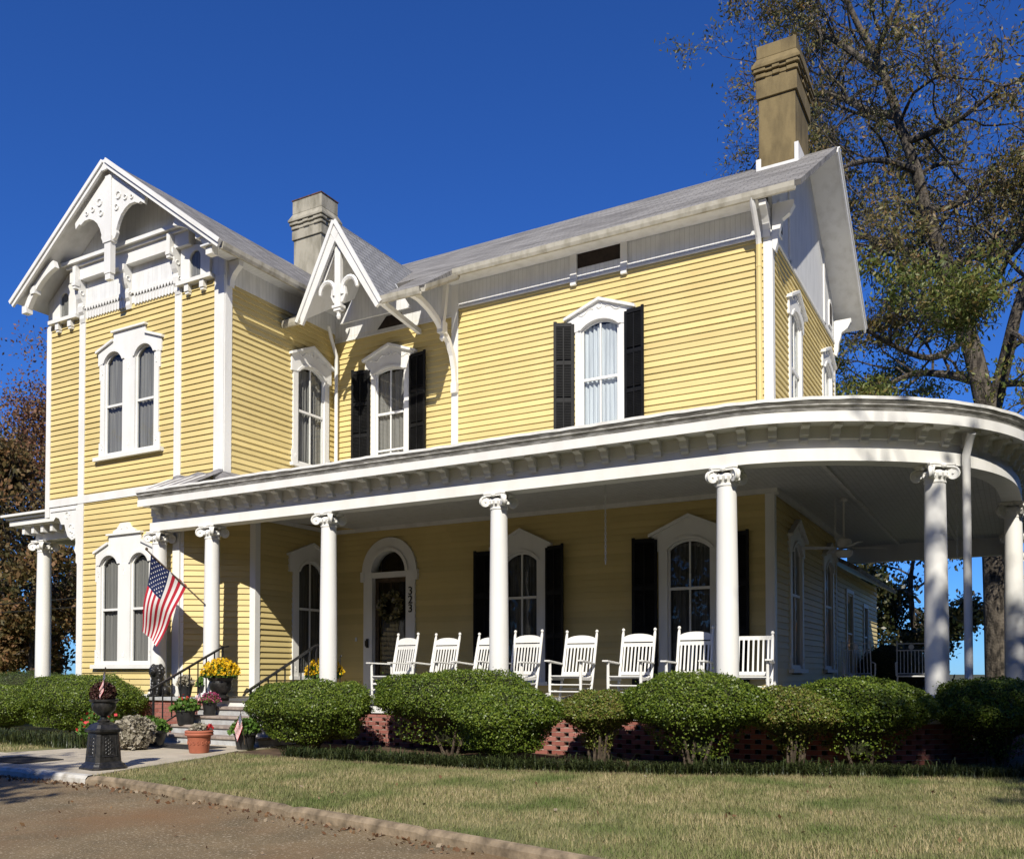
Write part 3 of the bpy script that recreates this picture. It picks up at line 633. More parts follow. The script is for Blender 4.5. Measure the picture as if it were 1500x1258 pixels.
# the steep gabled hood over the entrance axis
hx = -12.09; hz = 10.45
for s in (-1, 1):
    slab('hood_slope', [(hx + s*1.08, 14.24, 8.66), (hx, 14.11, hz), (hx, 16.85, hz)], .05, 'hoodroof', roof, e1=(0, 1, 0))
h = MB()
for s in (-1, 1):
    n = Vector((s*2.0, 0, 1.07)).normalized(); a = Vector((hx, 14.08, hz-.0)); b = Vector((hx + s*1.10, 14.20, 8.60))
    h.prism([a + n*.03, b + n*.03, b - n*.15, a - n*.15 + Vector((0, 0, -.12))], (0, .06, 0))
    h.prism([a + n*.05, b + n*.05, b - n*.03, a - n*.03], (0, -.035, 0))
    a2 = Vector((hx + s*.02, 14.20, 10.08)); b2 = Vector((hx + s*.50, 14.26, 9.24)); h.prism([a2 + n*.04, b2 + n*.04, b2 - n*.04, a2 - n*.04], (0, .05, 0))
    arc = [Vector((hx + s*(.09 + .20 + .20*math.cos(t)), 14.22, 9.05 + .24*math.sin(t))) for t in [R(200 - 20*i) for i in range(11)]]
    h.tube(arc, [.05]*10 + [.035], 6)
    h.prism([(hx+s*.05, 14.21, 9.20), (hx+s*.17, 14.21, 9.13), (hx+s*.20, 14.21, 8.97), (hx+s*.13, 14.21, 8.83), (hx+s*.05, 14.21, 8.80)], (0, .06, 0))
h.box(hx-.075, hx+.075, 14.18, 14.27, 8.71, 10.15); h.box(hx-.12, hx+.12, 14.15, 14.30, 8.70, 8.75); h.box(hx-.09, hx+.09, 14.17, 14.28, 8.64, 8.70); h.lathe([(.03, 0), (.05, .05), (.035, .10), (.05, .14)], hx, 14.23, 8, z0=8.48)
h.build('hood_barge_board', M['white'], roof)
h = MB(); h.prism([(hx-.95, 15.40, 8.95), (hx+.95, 15.40, 8.95), (hx, 15.40, 10.35)], (0, .04, 0)); h.box(hx-1.1, XW+.02+2.9, 15.38, 15.44, 9.3, 9.5) if False else None
h.build('hood_back_panel', M['beadX'], roof)
b = MB(); b.bar((-11.06, 14.25, 8.66), (-11.30, 15.97, 8.64), .09, .10); b.build('hood_strut', M['white'], house)
b = MB()
def brace_arc(b, pts, x, w, th):
    L = [Vector((x, p[0], p[1])) for p in pts]; n = len(L); up, dn = [], []
    for i in range(n):
        t = (L[min(i+1, n-1)] - L[max(i-1, 0)]).normalized(); q = Vector((0, -t.z, t.y)); up.append(L[i] + q*th/2); dn.append(L[i] - q*th/2)
    b.prism([v - Vector((w/2, 0, 0)) for v in up + dn[::-1]], (w, 0, 0))
brace_arc(b, [(14.36, 8.70), (14.62, 8.70), (14.95, 8.62), (15.22, 8.50), (15.42, 8.36)], -10.36, .10, .11)
brace_arc(b, [(15.48, 8.34), (15.68, 8.16), (15.83, 7.92), (15.91, 7.65), (15.94, 7.35)], -10.36, .10, .10)
b.box(-10.43, -10.29, 15.36, 15.54, 8.26, 8.50); b.lathe([(.02, 0), (.06, .05), (.045, .12), (.06, .2)], -10.36, 15.45, 8, z0=8.10)
b.bar((-10.36, 15.45, 8.45), (-10.36, 15.62, 9.4), .09, .09); b.box(-10.43, -10.29, 15.88, 15.97, 7.15, 7.36); b.build('hood_bracket', M['white'], house)
# right-hand gable end
gz2 = lambda y: RZ - .12 - abs(y - RY)*SL
g = MB(TRS); mb_prism_T(g, [(YF, 9.0), (YB, 9.0), (YB, gz2(YB)), (RY, gz2(RY)), (YF, gz2(YF))], -.05, .022)
ge = g.build('side_gable', M['beadY'], house)
g = MB(TRS)
for yy in (17.35, 20.85): g.box(yy-.06, yy+.06, .022, .05, 9.0, gz2(yy))
g.box(YF+.02, YB-.02, .0, .05, 8.97, 9.05); g.build('gable_batten', M['white'], ge)
for yy in (16.55, 21.55):
    g = MB(TRS); mb_prism_T(g, [(yy-.18, 9.18), (yy+.18, 9.18)] + [(yy+.18*math.cos(a), 9.62 + .2*math.sin(a)) for a in [R(18*i) for i in range(11)]], .02, .05); p = g.build('gable_window', M['white'], house)
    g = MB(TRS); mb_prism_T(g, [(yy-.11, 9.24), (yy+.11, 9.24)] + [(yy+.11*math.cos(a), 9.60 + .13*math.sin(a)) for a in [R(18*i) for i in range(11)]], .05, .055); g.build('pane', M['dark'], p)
f = MB()
for y1, z1 in ((15.46, ze(15.46)), (22.77, RZ - (22.77-RY)*SL*1.03)):
    a = Vector((-3.13, RY, RZ - .06)); b = Vector((-3.13, y1, z1 - .06)); n = Vector((0, -(b-a).z, (b-a).y)).normalized(); n = n if n.z > 0 else -n
    if y1 > RY: f.prism([a + n*.035, b + n*.035, b - n*.11, a - n*.11], (.035, 0, 0)); f.prism([a + n*.085, b + n*.085, b + n*.04, a + n*.04], (.06, 0, 0))
f.build('rake_board', M['white'], roof)
for yy in (16.02, 22.12):     # sawn brackets under the rake overhang
    b = MB(); prof = [(0, 8.72), (.05, 8.66), (.09, 8.80), (.10, 8.95), (.14, 9.06), (.17, 9.20), (.30, 9.28), (.38, 9.42), (.38, 9.50), (0, 9.50)]
    b.prism([(XR+.03+p, yy-.06, z) for p, z in prof], (0, .12, 0)); b.build('rake_bracket', M['white'], house)
for xx in (-3.80,):
    b = MB(); prof = [(0, 8.95), (.05, 8.92), (.07, 9.05), (.12, 9.15), (.2, 9.25), (.34, 9.36), (.34, 9.46), (0, 9.46)]
    b.prism([(xx-.06, YF-.03-p, z) for p, z in prof], (.12, 0, 0)); b.build('eave_bracket', M['white'], house)
b = MB(); prof = [(0, 8.95), (.05, 8.92), (.07, 9.05), (.12, 9.15), (.2, 9.22), (.30, 9.30), (.30, 9.42), (0, 9.42)]
b.prism([(XW+.03+p, YW+.05, z) for p, z in prof], (0, .12, 0)); b.build('eave_bracket', M['white'], house)
# downpipes
p = MB(); p.tube([(-13.42, 15.45, 9.0), (-13.46, 15.6, 8.75), (-13.52, 15.84, 8.45), (-13.52, 15.84, 8.2), (-13.52, 15.84, 5.0)], .042, 8); p.build('downpipe', M['white_old'], house, smooth=True)
p = MB(); p.tube([(-3.93, 15.42, 9.42), (-3.92, 15.50, 9.25), (-3.93, 15.84, 8.95), (-3.93, 15.90, 8.80)], .05, 8); dp = p.build('downpipe', M['white_old'], house, smooth=True)
p = MB(); p.tube([(-3.93, 15.90, 8.85), (-3.93, 15.90, 4.9)], .052, 8); p.tube([(-3.93, 15.90, 8.45), (-3.93, 15.90, 8.40)], .058, 8); p.build('lower_pipe', M['yellow'], dp, smooth=True)
# chimneys
def chimney(x0, x1, y0, y1, zb, zs, zc0, zc1, zt, m, ov=.09, flash=True, parent=roof):
    b = MB(); b.box(x0, x1, y0, y1, zb, zs); b.box(x0-.04, x1+.04, y0-.04, y1+.04, zs, zc0-.02)
    b.box(x0-.02, x1+.02, y0-.02, y1+.02, zc0-.02, zc1)
    for k, (o, a, c_) in enumerate(((ov*.45, zc0+.02, zc0+.10), (ov*.85, zc0+.13, zc0+.20))):   # corbelled blocks
        for f0, f1 in ((0, .22), (.40, .60), (.78, 1)):
            xa, xb = x0 + (x1-x0)*f0, x0 + (x1-x0)*f1; ya, yb = y0 + (y1-y0)*f0, y0 + (y1-y0)*f1
            b.box(xa-(o if f0 == 0 else 0), xb+(o if f1 == 1 else 0), y0-o-.021, y1+o+.021, a, c_); b.box(x0-o-.022, x1+o+.022, ya-(o if f0 == 0 else 0), yb+(o if f1 == 1 else 0), a+.001, c_-.001)
    z = zc1
    b.box(x0-ov-.03, x1+ov+.03, y0-ov-.03, y1+ov+.03, z, z+.07)
    e = ov + .02; t0, t1 = z+.07, z+.07+.16; q = .03
    b.add([(x0-e,y0-e,t0),(x1+e,y0-e,t0),(x1+e,y1+e,t0),(x0-e,y1+e,t0),(x0-q,y0-q,t1),(x1+q,y0-q,t1),(x1+q,y1+q,t1),(x0-q,y1+q,t1)], [(0,3,2,1),(4,5,6,7),(0,1,5,4),(1,2,6,5),(2,3,7,6),(3,0,4,7)])
    b.box(x0-q, x1+q, y0-q, y1+q, t1, zt)
    ch = b.build('chimney', M[m], parent, bevel=.012)
    b = MB(); b.box(x0-q-.015, x1+q+.015, y0-q-.015, y1+q+.015, zt, zt+.03); b.build('chimney_cap', M['cap'], ch) if m == 'stucco' else None
    if flash:
        b = MB(); b.box(x0-.05, x0+.05, y0-.03, y1, zb+.05, ze(y0)+.22); b.box(x1-.02, x1+.06, y0-.03, y1, zb+.1, ze(y0)+.38); b.box(x0-.04, x1+.05, y0-.035, y0, ze(y0)-.1, ze(y0)+.035); b.build('flashing', M['white_old'], ch)
    return ch
chimney(-17.33, -16.35, 18.5, 19.12, 10.6, 13.13, 13.40, 13.62, 14.22, 'stucco', flash=False)
chimney(-4.55, -3.81, 18.45, 19.75, 10.8, 13.02, 13.42, 13.62, 14.12, 'stucco_brown')
# rear wing, one storey, beyond the side porch
TE = lambda u, d, z: (XR + .02 + d, u, z)
w = MB(); clap(w, TE, YB, 28.9, .4, 3.75, [(23.4, 24.3, 1.2, 3.2), (26.2, 26.9, 1.4, 3.0)]); w.box(YB, 28.9, -4, -.02, .4, 3.75)
w.T = None; rw = w.build('rear_wing', M['yellow'], house)
slab('rear_wing_roof', [(XR+.55, YB-.2, 3.66), (XR+.55, 29.3, 3.66), (XR-2.2, 29.3, 5.2), (XR-2.2, YB-.2, 5.2)], .09, 'roof', rw)
for u0, u1, z0, z1 in ((23.4, 24.3, 1.2, 3.2), (26.2, 26.9, 1.4, 3.0)):
    w = MB(TE); w.box(u0-.1, u0, 0, .05, z0-.1, z1+.1); w.box(u1, u1+.1, 0, .05, z0-.1, z1+.1); w.box(u0, u1, 0, .05, z1, z1+.1); w.box(u0, u1, 0, .07, z0-.1, z0); w.box(u0, u1, .0, .02, (z0+z1)/2-.02, (z0+z1)/2+.02); w.build('rear_window', M['white'], rw)
    w = MB(TE); w.quad((u0, .005, z0), (u1, .005, z0), (u1, .005, z1), (u0, .005, z1)); w.build('rear_pane', M['glass'], rw)
# ================================================================== THE PORCH
def catmull(P, n=10):
    out = []; P = [Vector(p) for p in P]; Q = [2*P[0]-P[1]] + P + [2*P[-1]-P[-2]]
    for i in range(1, len(Q)-2):
        for k in range(n):
            t = k/n; a, b, c_, d_ = Q[i-1:i+3]
            out.append(.5*((2*b) + (c_-a)*t + (2*a-5*b+4*c_-d_)*t*t + (3*b-a-3*c_+d_)*t**3))
    out.append(P[-1]); return out
PX0 = -15.30
curve = catmull([(-3.7, 12.24), (-3.2, 12.25), (-2.6, 12.40), (-1.9, 12.74), (-1.2, 13.24), (-.65, 13.84), (-.25, 14.60), (-.02, 15.5), (.06, 16.6), (.08, 17.8)], 5)
PATH = [Vector((PX0, 12.24))] + [Vector((PX0 + 1.16*i, 12.24)) for i in range(1, 10)] + curve + [Vector((.08, y)) for y in (19, 21, 23, 24.6)]
def off(i, d):
    a = PATH[max(i-1, 0)]; b = PATH[min(i+1, len(PATH)-1)]; t = (b - a).normalized(); return PATH[i] + Vector((t.y, -t.x)) * d
def sweep(name, prof, m, parent, smooth=True, close=True):
    """profile (d, z) closed polygon carried along the porch edge"""
    mb = MB(); n = len(PATH); k = len(prof); P = []
    for i in range(n):
        for d_, z in prof: q = off(i, d_); P.append((q.x, q.y, z))
    F = [(i*k+j, i*k+(j+1) % k, (i+1)*k+(j+1) % k, (i+1)*k+j) for i in range(n-1) for j in range(k)]
    F += [list(range(k))[::-1], [(n-1)*k+j for j in range(k)]]
    mb.add(P, F); return mb.build(name, M[m], parent, smooth=smooth)
beam = sweep('porch_beam', [(0, 4.08), (0, 4.25), (-.06, 4.255), (-.06, 4.38), (-.03, 4.39), (-.03, 4.55), (-.30, 4.55), (-.30, 4.08)], 'white', house)
corn = sweep('porch_cornice', [(-.03, 4.55), (.25, 4.55), (.25, 4.535), (.30, 4.53), (.30, 4.665), (.285, 4.67), (-.03, 4.67)], 'white', house)
sweep('eave_moulding', [(.20, 4.671), (.27, 4.671), (.30, 4.70), (.275, 4.715), (.325, 4.745), (.305, 4.76), (.345, 4.80), (.20, 4.80)], 'moulding', corn)
M['x'] = mat('torn_roof_edge', (.60, .59, .57), (.06, .058, .055), 5.5, .7, 30, .4, .45, .55, stretch=(1, 1, 3))
# ragged metal roof edge and the low porch roof
mb = MB(); n = len(PATH); P = []
fine = []
for i in range(n-1):
    L = (PATH[i+1]-PATH[i]).length; k = max(1, int(L/.12))
    for j in range(k):
        t = j/k; a, b = off(i, .35), off(i+1, .35); fine.append(a.lerp(b, t))
for i, q in enumerate(fine):
    w = .004*math.sin(i*1.7) + .006*math.sin(i*.31) + .005*random.random()
    P += [(q.x, q.y, 4.803 + .9*w), (q.x, q.y, 4.845 + w)]
mb.add(P, [(2*i, 2*i+2, 2*i+3, 2*i+1) for i in range(len(fine)-1)])
mb.build('roof_edge', M['white_old'], corn)
mb = MB(); P = []
inner = []
for i in range(n):
    q = off(i, .35); r = off(i, -.6)
    x = min(max(q.x, XW), XR); y = YF
    if q.x < XW + .3: x = q.x; y = YW
    if q.y > YF + .3: x = XR; y = q.y
    P += [(q.x, q.y, 4.835), (x, y, 4.85 + .17*math.hypot(x-q.x, y-q.y) if not (q.x < XW+.3) else 5.22)]
mb.add(P, [(2*i, 2*i+2, 2*i+3, 2*i+1) for i in range(n-1)]); mb.build('porch_roof', M['white_old'], house)
# grey flashing where the porch roof meets the bay
M['lead'] = mat('lead_flashing', (.26, .25, .25), (.16, .155, .155), 5, .6, 12, .5)
mb = MB(); P = []
xs = [-15.1 + .12*i for i in range(13)]
for i, x in enumerate(xs):
    P += [(x, 11.92, 4.85), (x, YW-.055, 5.20 + .02*math.sin(i*2.1)), (x, YW-.045, 5.24 + .025*math.sin(i*1.3))]
mb.add(P, [(3*i+k, 3*i+3+k, 3*i+4+k, 3*i+1+k) for i in range(len(xs)-1) for k in range(2)])
mb.quad((XW+.05, YW-.04, 5.2), (XW+.05, 14.0, 5.25), (XW+.5, 14.0, 4.95), (XW+.5, 12.0, 4.9)); mb.build('lead_flashing', M['lead'], house)
# modillions: scrolled blocks under the cornice, one by one
def modillion_mesh():
    b = MB(); prof = [(0, 4.548), (.25, 4.548), (.25, 4.515), (.225, 4.50), (.19, 4.505), (.155, 4.485), (.145, 4.45), (.13, 4.415), (.10, 4.415), (.085, 4.39), (.08, 4.35), (.06, 4.325), (.03, 4.33), (0, 4.35)]
    b.prism([(-.055, -p, z) for p, z in prof], (.11, 0, 0)); return b
mod0 = None; acc = 0; step = .405; need = .28
for i in range(n-1):
    a, b2 = off(i, -.06), off(i+1, -.06); L = (PATH[i+1]-PATH[i]).length; t = (b2-a).normalized(); pos = need - acc
    while pos <= L:
        q = a.lerp(b2, pos/L); rz = math.atan2(t.y, t.x)
        if mod0 is None: mod0 = modillion_mesh().build('modillion', M['white_old'], beam); o = mod0
        else: o = mod0.copy(); C.objects.link(o)
        o.parent = house; o.matrix_parent_inverse = parent_world(house).inverted(); o.location = (q.x, q.y, 0); o.rotation_euler = (0, 0, rz); pos += step
    acc = 0; need = pos - L
# ceiling with bead boards, wall trim under it
mb = MB(); P = []
for i in range(n):
    q = off(i, -.28); x = min(q.x, XR); y = YF
    if q.x < XW: x = q.x; y = YW + .9
    if q.y > YF: x = XR; y = q.y
    P += [(q.x, q.y, 4.46), (x, y, 4.46)]
mb.add(P, [(2*i, 2*i+2, 2*i+3, 2*i+1) for i in range(n-1)]); ceil = mb.build('porch_ceiling', M['ceil'], house)
t = MB(TF); t.box(XW, XR+.1, .03, .10, 4.38, 4.46); t.T = TRS; t.box(YF, YB+2.3, .03, .10, 4.36, 4.46); t.T = TWS; t.box(13.6, YF, .03, .10, 4.38, 4.46)
t.T = None
for yy in (13.9,): t.box(-13.6, -3.0, yy-.05, yy+.05, 4.40, 4.459)
for xx in (-2.6, -1.3): t.box(xx-.03, xx+.03, 14.2, 24.4, 4.42, 4.459)
t.build('ceiling_moulding', M['white_old'], ceil)
t = MB(); t.box(XR-.1, .05, 24.45, 24.7, 4.04, 4.50); t.build('porch_end_beam', M['white'], house)
# floor, fascia, brick honeycomb base
def edge_poly(d): return [off(i, d) for i in range(n)]
mb = MB(); E_ = edge_poly(.10); P = []
for i, q in enumerate(E_):
    x = min(q.x, XR); y = YF
    if q.x < XW: x = q.x; y = YW + .2
    if q.y > YF: x = XR; y = q.y
    P += [(q.x, q.y, .75), (x, y, .75), (q.x, q.y, .70), (x, y, .70)]
mb.add(P, [(4*i, 4*i+4, 4*i+5, 4*i+1) for i in range(n-1)] + [(4*i, 4*i+2, 4*i+6, 4*i+4) for i in range(n-1)] + [(4*i+2, 4*i+3, 4*i+7, 4*i+6) for i in range(n-1)])
floor = mb.build('porch_floor', M['floor'], house)
sweep('floor_fascia', [(.06, .55), (.06, .70), (0, .70), (0, .55)], 'white', floor)
mb = MB(); cr = 0; z = .0
Lt = [0]
for i in range(n-1): Lt.append(Lt[-1] + (off(i+1, 0)-off(i, 0)).length)
def at_len(s, d):
    for i in range(n-1):
        if s <= Lt[i+1]: t = (s-Lt[i])/(Lt[i+1]-Lt[i]); return off(i, d).lerp(off(i+1, d), t)
    return off(n-1, d)
rows = 8; hz_ = .545/rows; Ltot = min(Lt[-1], 22)
for r in range(rows):
    z0 = .002 + r*hz_; solid = r >= rows-1; s = -.14 if r % 2 else 0
    per = .205 if solid else .285
    while s < Ltot:
        bl_ = .195 if solid else .205; s0, s1 = max(s, 0), min(s + bl_, Ltot)
        a, b2 = at_len(s0, .03), at_len(s1, .03); c2, d2 = at_len(s1, -.07), at_len(s0, -.07)
        if s0 > 4.3:
            mb.add([(a.x,a.y,z0),(b2.x,b2.y,z0),(c2.x,c2.y,z0),(d2.x,d2.y,z0),(a.x,a.y,z0+hz_-.010),(b2.x,b2.y,z0+hz_-.010),(c2.x,c2.y,z0+hz_-.010),(d2.x,d2.y,z0+hz_-.010)], [(0,3,2,1),(4,5,6,7),(0,1,5,4),(1,2,6,5),(2,3,7,6),(3,0,4,7)])
        s += per
base = mb.build('brick_base', M['brick'], house)
P = []
mb = MB()
for r in range(rows):
    zz = .002 + (r+1)*hz_ - .010
    for i in range(n-1):
        if Lt[i] > Ltot: break
        a, b2, c2, d2 = off(i, .024), off(i+1, .024), off(i+1, -.06), off(i, -.06)
        if Lt[i] < 4.3: continue
        mb.add([(a.x,a.y,zz),(b2.x,b2.y,zz),(c2.x,c2.y,zz),(d2.x,d2.y,zz),(a.x,a.y,zz+.0095),(b2.x,b2.y,zz+.0095),(c2.x,c2.y,zz+.0095),(d2.x,d2.y,zz+.0095)], [(0,3,2,1),(4,5,6,7),(0,1,5,4),(1,2,6,5),(2,3,7,6),(3,0,4,7)])
mb.build('mortar_joint', M['mortar'], base)
# solid cheek wall left of the steps, with a grey cap
mb = MB(); k = 0; zz = .002
for r in range(9):
    s = -15.34 - (.1 if r % 2 else 0)
    while s < -13.45:
        a, b2 = max(s, -15.34), min(s+.195, -13.45); mb.box(a, b2, 12.02, 12.14, zz, zz+.066); s += .205
    zz += .076
cw = mb.build('cheek_wall', M['brick'], house)
mb = MB(); mb.box(-15.33, -13.46, 12.028, 12.13, .0, .685); mb.build('mortar_joint', M['mortar'], cw)
mb = MB(); mb.box(-15.42, -13.42, 11.97, 12.2, .687, .752); mb.build('cap_stone', M['step'], cw, bevel=.008)
# ionic columns
def column(x, y, ang, z0=.75, z1=4.08, r=.155):
    b = MB(); H = z1 - z0; hs = H - .21
    prof = [(r*1.0, .10)] + [(r*(1 - .13*max(0, (t-.25)/.75)**1.4), .10 + (hs-.10)*t) for t in [i/12 for i in range(13)]][1:]
    b.lathe(prof, 0, 0, 28); col = b.build('column', M['white'], None, smooth=True)
    b = MB(); b.box(-r*1.32, r*1.32, -r*1.32, r*1.32, 0, .045); b.lathe([(r*1.25, .045), (r*1.3, .065), (r*1.25, .085), (r*1.08, .09), (r*1.05, .12), (r, .125)], 0, 0, 28); b.build('column_base', M['white'], col, smooth=True)
    b = MB(); rt = r*.87; zc = hs
    b.lathe([(rt, zc-.05), (rt*1.08, zc-.045), (rt*1.08, zc-.02), (rt*1.0, zc-.015), (rt*1.02, zc+.01), (rt*1.22, zc+.05), (rt*1.3, zc+.085), (rt*1.18, zc+.12)], 0, 0, 28)
    for i in range(14):
        a = 6.283*i/14; b.lathe([(.005, 0), (.02, .012), (.022, .035), (.012, .06)], rt*1.26*math.cos(a), rt*1.26*math.sin(a), 6, z0=zc+.02)
    pol = []
    for k in range(4):      # concave sided abacus
        a0 = math.pi/4 + k*math.pi/2
        pol += [(r*1.62*math.cos(a0-.09), r*1.62*math.sin(a0-.09)), (r*1.62*math.cos(a0+.09), r*1.62*math.sin(a0+.09))]
        for q in (.3, .5, .7): aa = a0 + .09 + q*(math.pi/2-.18); pol.append((r*1.19*math.cos(aa), r*1.19*math.sin(aa)))
    b.prism([(p[0], p[1], zc+.155) for p in pol], (0, 0, .03)); b.prism([(p[0]*1.05, p[1]*1.05, zc+.185) for p in pol], (0, 0, .024))
    for k in range(4):
        a = k*math.pi/2; b.lathe([(.01, 0), (.035, .015), (.04, .04), (.02, .06)], r*1.22*math.cos(a), r*1.22*math.sin(a), 8, z0=zc+.135)
    cap = b.build('capital', M['white'], col, smooth=True)
    for k in range(4):      # diagonal volutes
        b = MB(); a0 = math.pi/4 + k*math.pi/2; ex = Vector((math.cos(a0), math.sin(a0), 0)); sx = Vector((-math.sin(a0), math.cos(a0), 0)); ce = ex*(r*1.50) + Vector((0, 0, zc+.075))
        R0 = .082
        for s in (-1, 1):
            sp = [ce + sx*(s*(.034 - .006*t)) + (ex*math.cos(th) + Vector((0, 0, 1))*math.sin(th))*(R0*(1-.085*t*1.0)) for t, th in [(i*.5, 1.57 - s*0 - i*.5*1.0) for i in range(0, 21)]]
            b.tube(sp, [.017 - .0005*i for i in range(21)], 5)
            b.tube([ce + sx*(s*.02), ce + sx*(s*.045)], [.018, .012], 8)
        b.tube([ce - sx*.028, ce - sx*.016, ce + sx*.016, ce + sx*.028], [R0, R0*.93, R0*.93, R0], 18)
        b.tube([ce + Vector((0, 0, .07)), ex*(r*.9) + Vector((0, 0, zc+.135))], [.03, .03], 6); b.build('volute', M['white'], col, smooth=True)
    col.location = (x, y, z0); col.rotation_euler = (0, 0, ang); return col
col0 = column(-15.20, 12.40, 0); col0.parent = house; col0.matrix_parent_inverse = parent_world(house).inverted()
for x, y, a in ((-13.685, 12.40, 0), (-10.74, 12.40, 0), (-7.217, 12.40, 0), (-3.535, 12.40, .0), (-.98, 13.60, .72), (-.06, 17.30, 1.5), (-.08, 20.9, 1.57), (-.08, 24.4, 1.57)):
    c2 = copy_tree(col0); c2.parent = house; c2.matrix_parent_inverse = parent_world(house).inverted(); c2.location = (x, y, .75); c2.rotation_euler = (0, 0, a)
# white leader pipe at the round corner
p = MB(); p.tube([(-.52, 13.66, 4.49), (-.55, 13.72, 4.42), (-.60, 13.78, 4.22), (-.60, 13.78, .85), (-.60, 13.74, .58), (-.50, 13.4, .42)], .055, 10); p.build('downpipe', M['white_old'], house, smooth=True)
# left side porch
lp = MB(); lp.box(-21.30, -18.25, 13.0, 13.06, 4.76, 4.88); lp.box(-21.30, -21.24, 13.06, 18.0, 4.76, 4.88); lp.box(-21.25, -18.2, 13.05, 18, 4.74, 4.79)
lp.box(-21.37, -18.2, 12.94, 18.05, 4.90, 4.95); lp.box(-21.45, -18.2, 12.86, 18.1, 4.965, 5.02)
lp.box(-20.85, -18.2, 13.38, 13.6, 4.42, 4.74); lp.box(-20.85, -20.65, 13.6, 18, 4.42, 4.74)
lpo = lp.build('left_porch_roof', M['white'], house)
for i in range(7): x = -20.9 + .36*i; mb = MB(); mb.box(x-.05, x+.05, 13.1, 13.38, 4.56, 4.739); mb.build('modillion', M['white_old'], lpo)
c2 = copy_tree(col0); c2.parent = house; c2.matrix_parent_inverse = parent_world(house).inverted(); c2.location = (-20.67, 13.49, .75); c2.scale = (1.12, 1.12, 3.67/3.33)
mb = MB(); mb.box(-21.2, -18.3, 13.2, 18, .5, .75); mb.build('left_porch_floor', M['floor'], house)
# steps
st = MB(); sx0, sx1 = -13.42, -10.95; rise, run = .15, .30
for k in range(4): st.box(sx0, sx1, 12.14 - run*(4-k), 12.14 - run*(3-k) if k < 3 else 12.14, 0 if k == 0 else .0, rise*(k+1)-.045)
steps = st.build('front_steps', M['step'], house)
st = MB()
for k in range(4): st.box(sx0-.02, sx1+.02, 12.14 - run*(4-k) - .035, 12.14 - run*(3-k) + (.0 if k < 3 else -.002), rise*(k+1)-.044, rise*(k+1))
st.build('tread', M['step_edge'], steps, bevel=.008)
# iron hand rails
def rail(x, lower=True):
    b = MB(); z0, z1 = .96, 1.72; y0, y1 = 10.80, 12.38
    pt = lambda t: (x, y0 + (y1-y0)*t, z0 + (z1-z0)*t)
    b.bar(pt(-.06), pt(1.0), .045, .035); b.bar(pt(1.0), (x, y1+.14, z1+.02), .045, .03)
    for k in range(9):
        t = k/8; yb = y0 + (y1-y0)*t; zb = max(0, min(.75, .15*math.ceil((yb-10.94)/.30))) if yb > 10.94 else 0
        q = pt(t); w = .03 if k in (0, 8) else .018; b.box(x-w/2, x+w/2, yb-w/2, yb+w/2, zb if k in (0, 8) else max(zb, z0-.72+(z1-z0)*t), q[2])
    b.bar((x, y0, z0-.74), (x, y1, z1-.74), .03, .02)
    return b.build('handrail', M['iron'], house)
rail(-13.36); rail(-11.0)
# ================================================================== GROUND
gr = MB(); gr.quad((-400, -150, -.22), (400, -150, -.22), (400, 500, -.22), (-400, 500, -.22)); tag(gr.build('ground', mat('distant_ground', (.09, .085, .035), (.06, .065, .025), .08, .95), None), kind='structure')
KERB = catmull([(-9.72, 6.90), (-8.7, 6.80), (-6.9, 6.46), (-5.42, 6.16), (-4.2, 5.90), (-3.2, 5.66), (-2.0, 5.36), (0, 4.7), (3, 3.4), (9, -.5)], 6)
KW = catmull([(-30, 7.2), (-20, 7.05), (-14, 6.97), (-11.5, 6.95), (-10.6, 6.94), (-9.72, 6.90)], 4)
# lawn sheet with gentle unevenness
lw = MB(); K = KERB; P = []; rows_ = [0, .12, .3, .55, .8, 1]
for p in K:
    for t in rows_: y = p.y + .07 + (45 - p.y)*t**2; P.append((p.x + .02, y, -.012 + .012*math.sin(p.x*1.3+y)))
k = len(rows_); lw.add(P, [(i*k+j, (i+1)*k+j, (i+1)*k+j+1, i*k+j+1) for i in range(len(K)-1) for j in range(k-1)])
M['lawnbase'] = mat('lawn_soil_and_thatch', (.21, .19, .085), (.12, .135, .045), .9, .95, 60, .6, .36, .64, detail=10)
tag(lw.build('lawn', M['lawnbase'], None), kind='structure')
lw = MB(); lw.quad((-60, 8.35, -.012), (-13.5, 8.2, -.012), (-13.3, 12.0, -.012), (-60, 60, -.012)); lw.quad((-13.5, 9.6, -.014), (-9.6, 9.6, -.014), (-9.6, 13, -.014), (-13.3, 13, -.014)); lw.quad((-40, 11.9, -.016), (-9.6, 11.9, -.016), (-9.6, 60, -.016), (-60, 60, -.016)); tag(lw.build('side_lawn', M['lawnbase'], None), kind='structure')
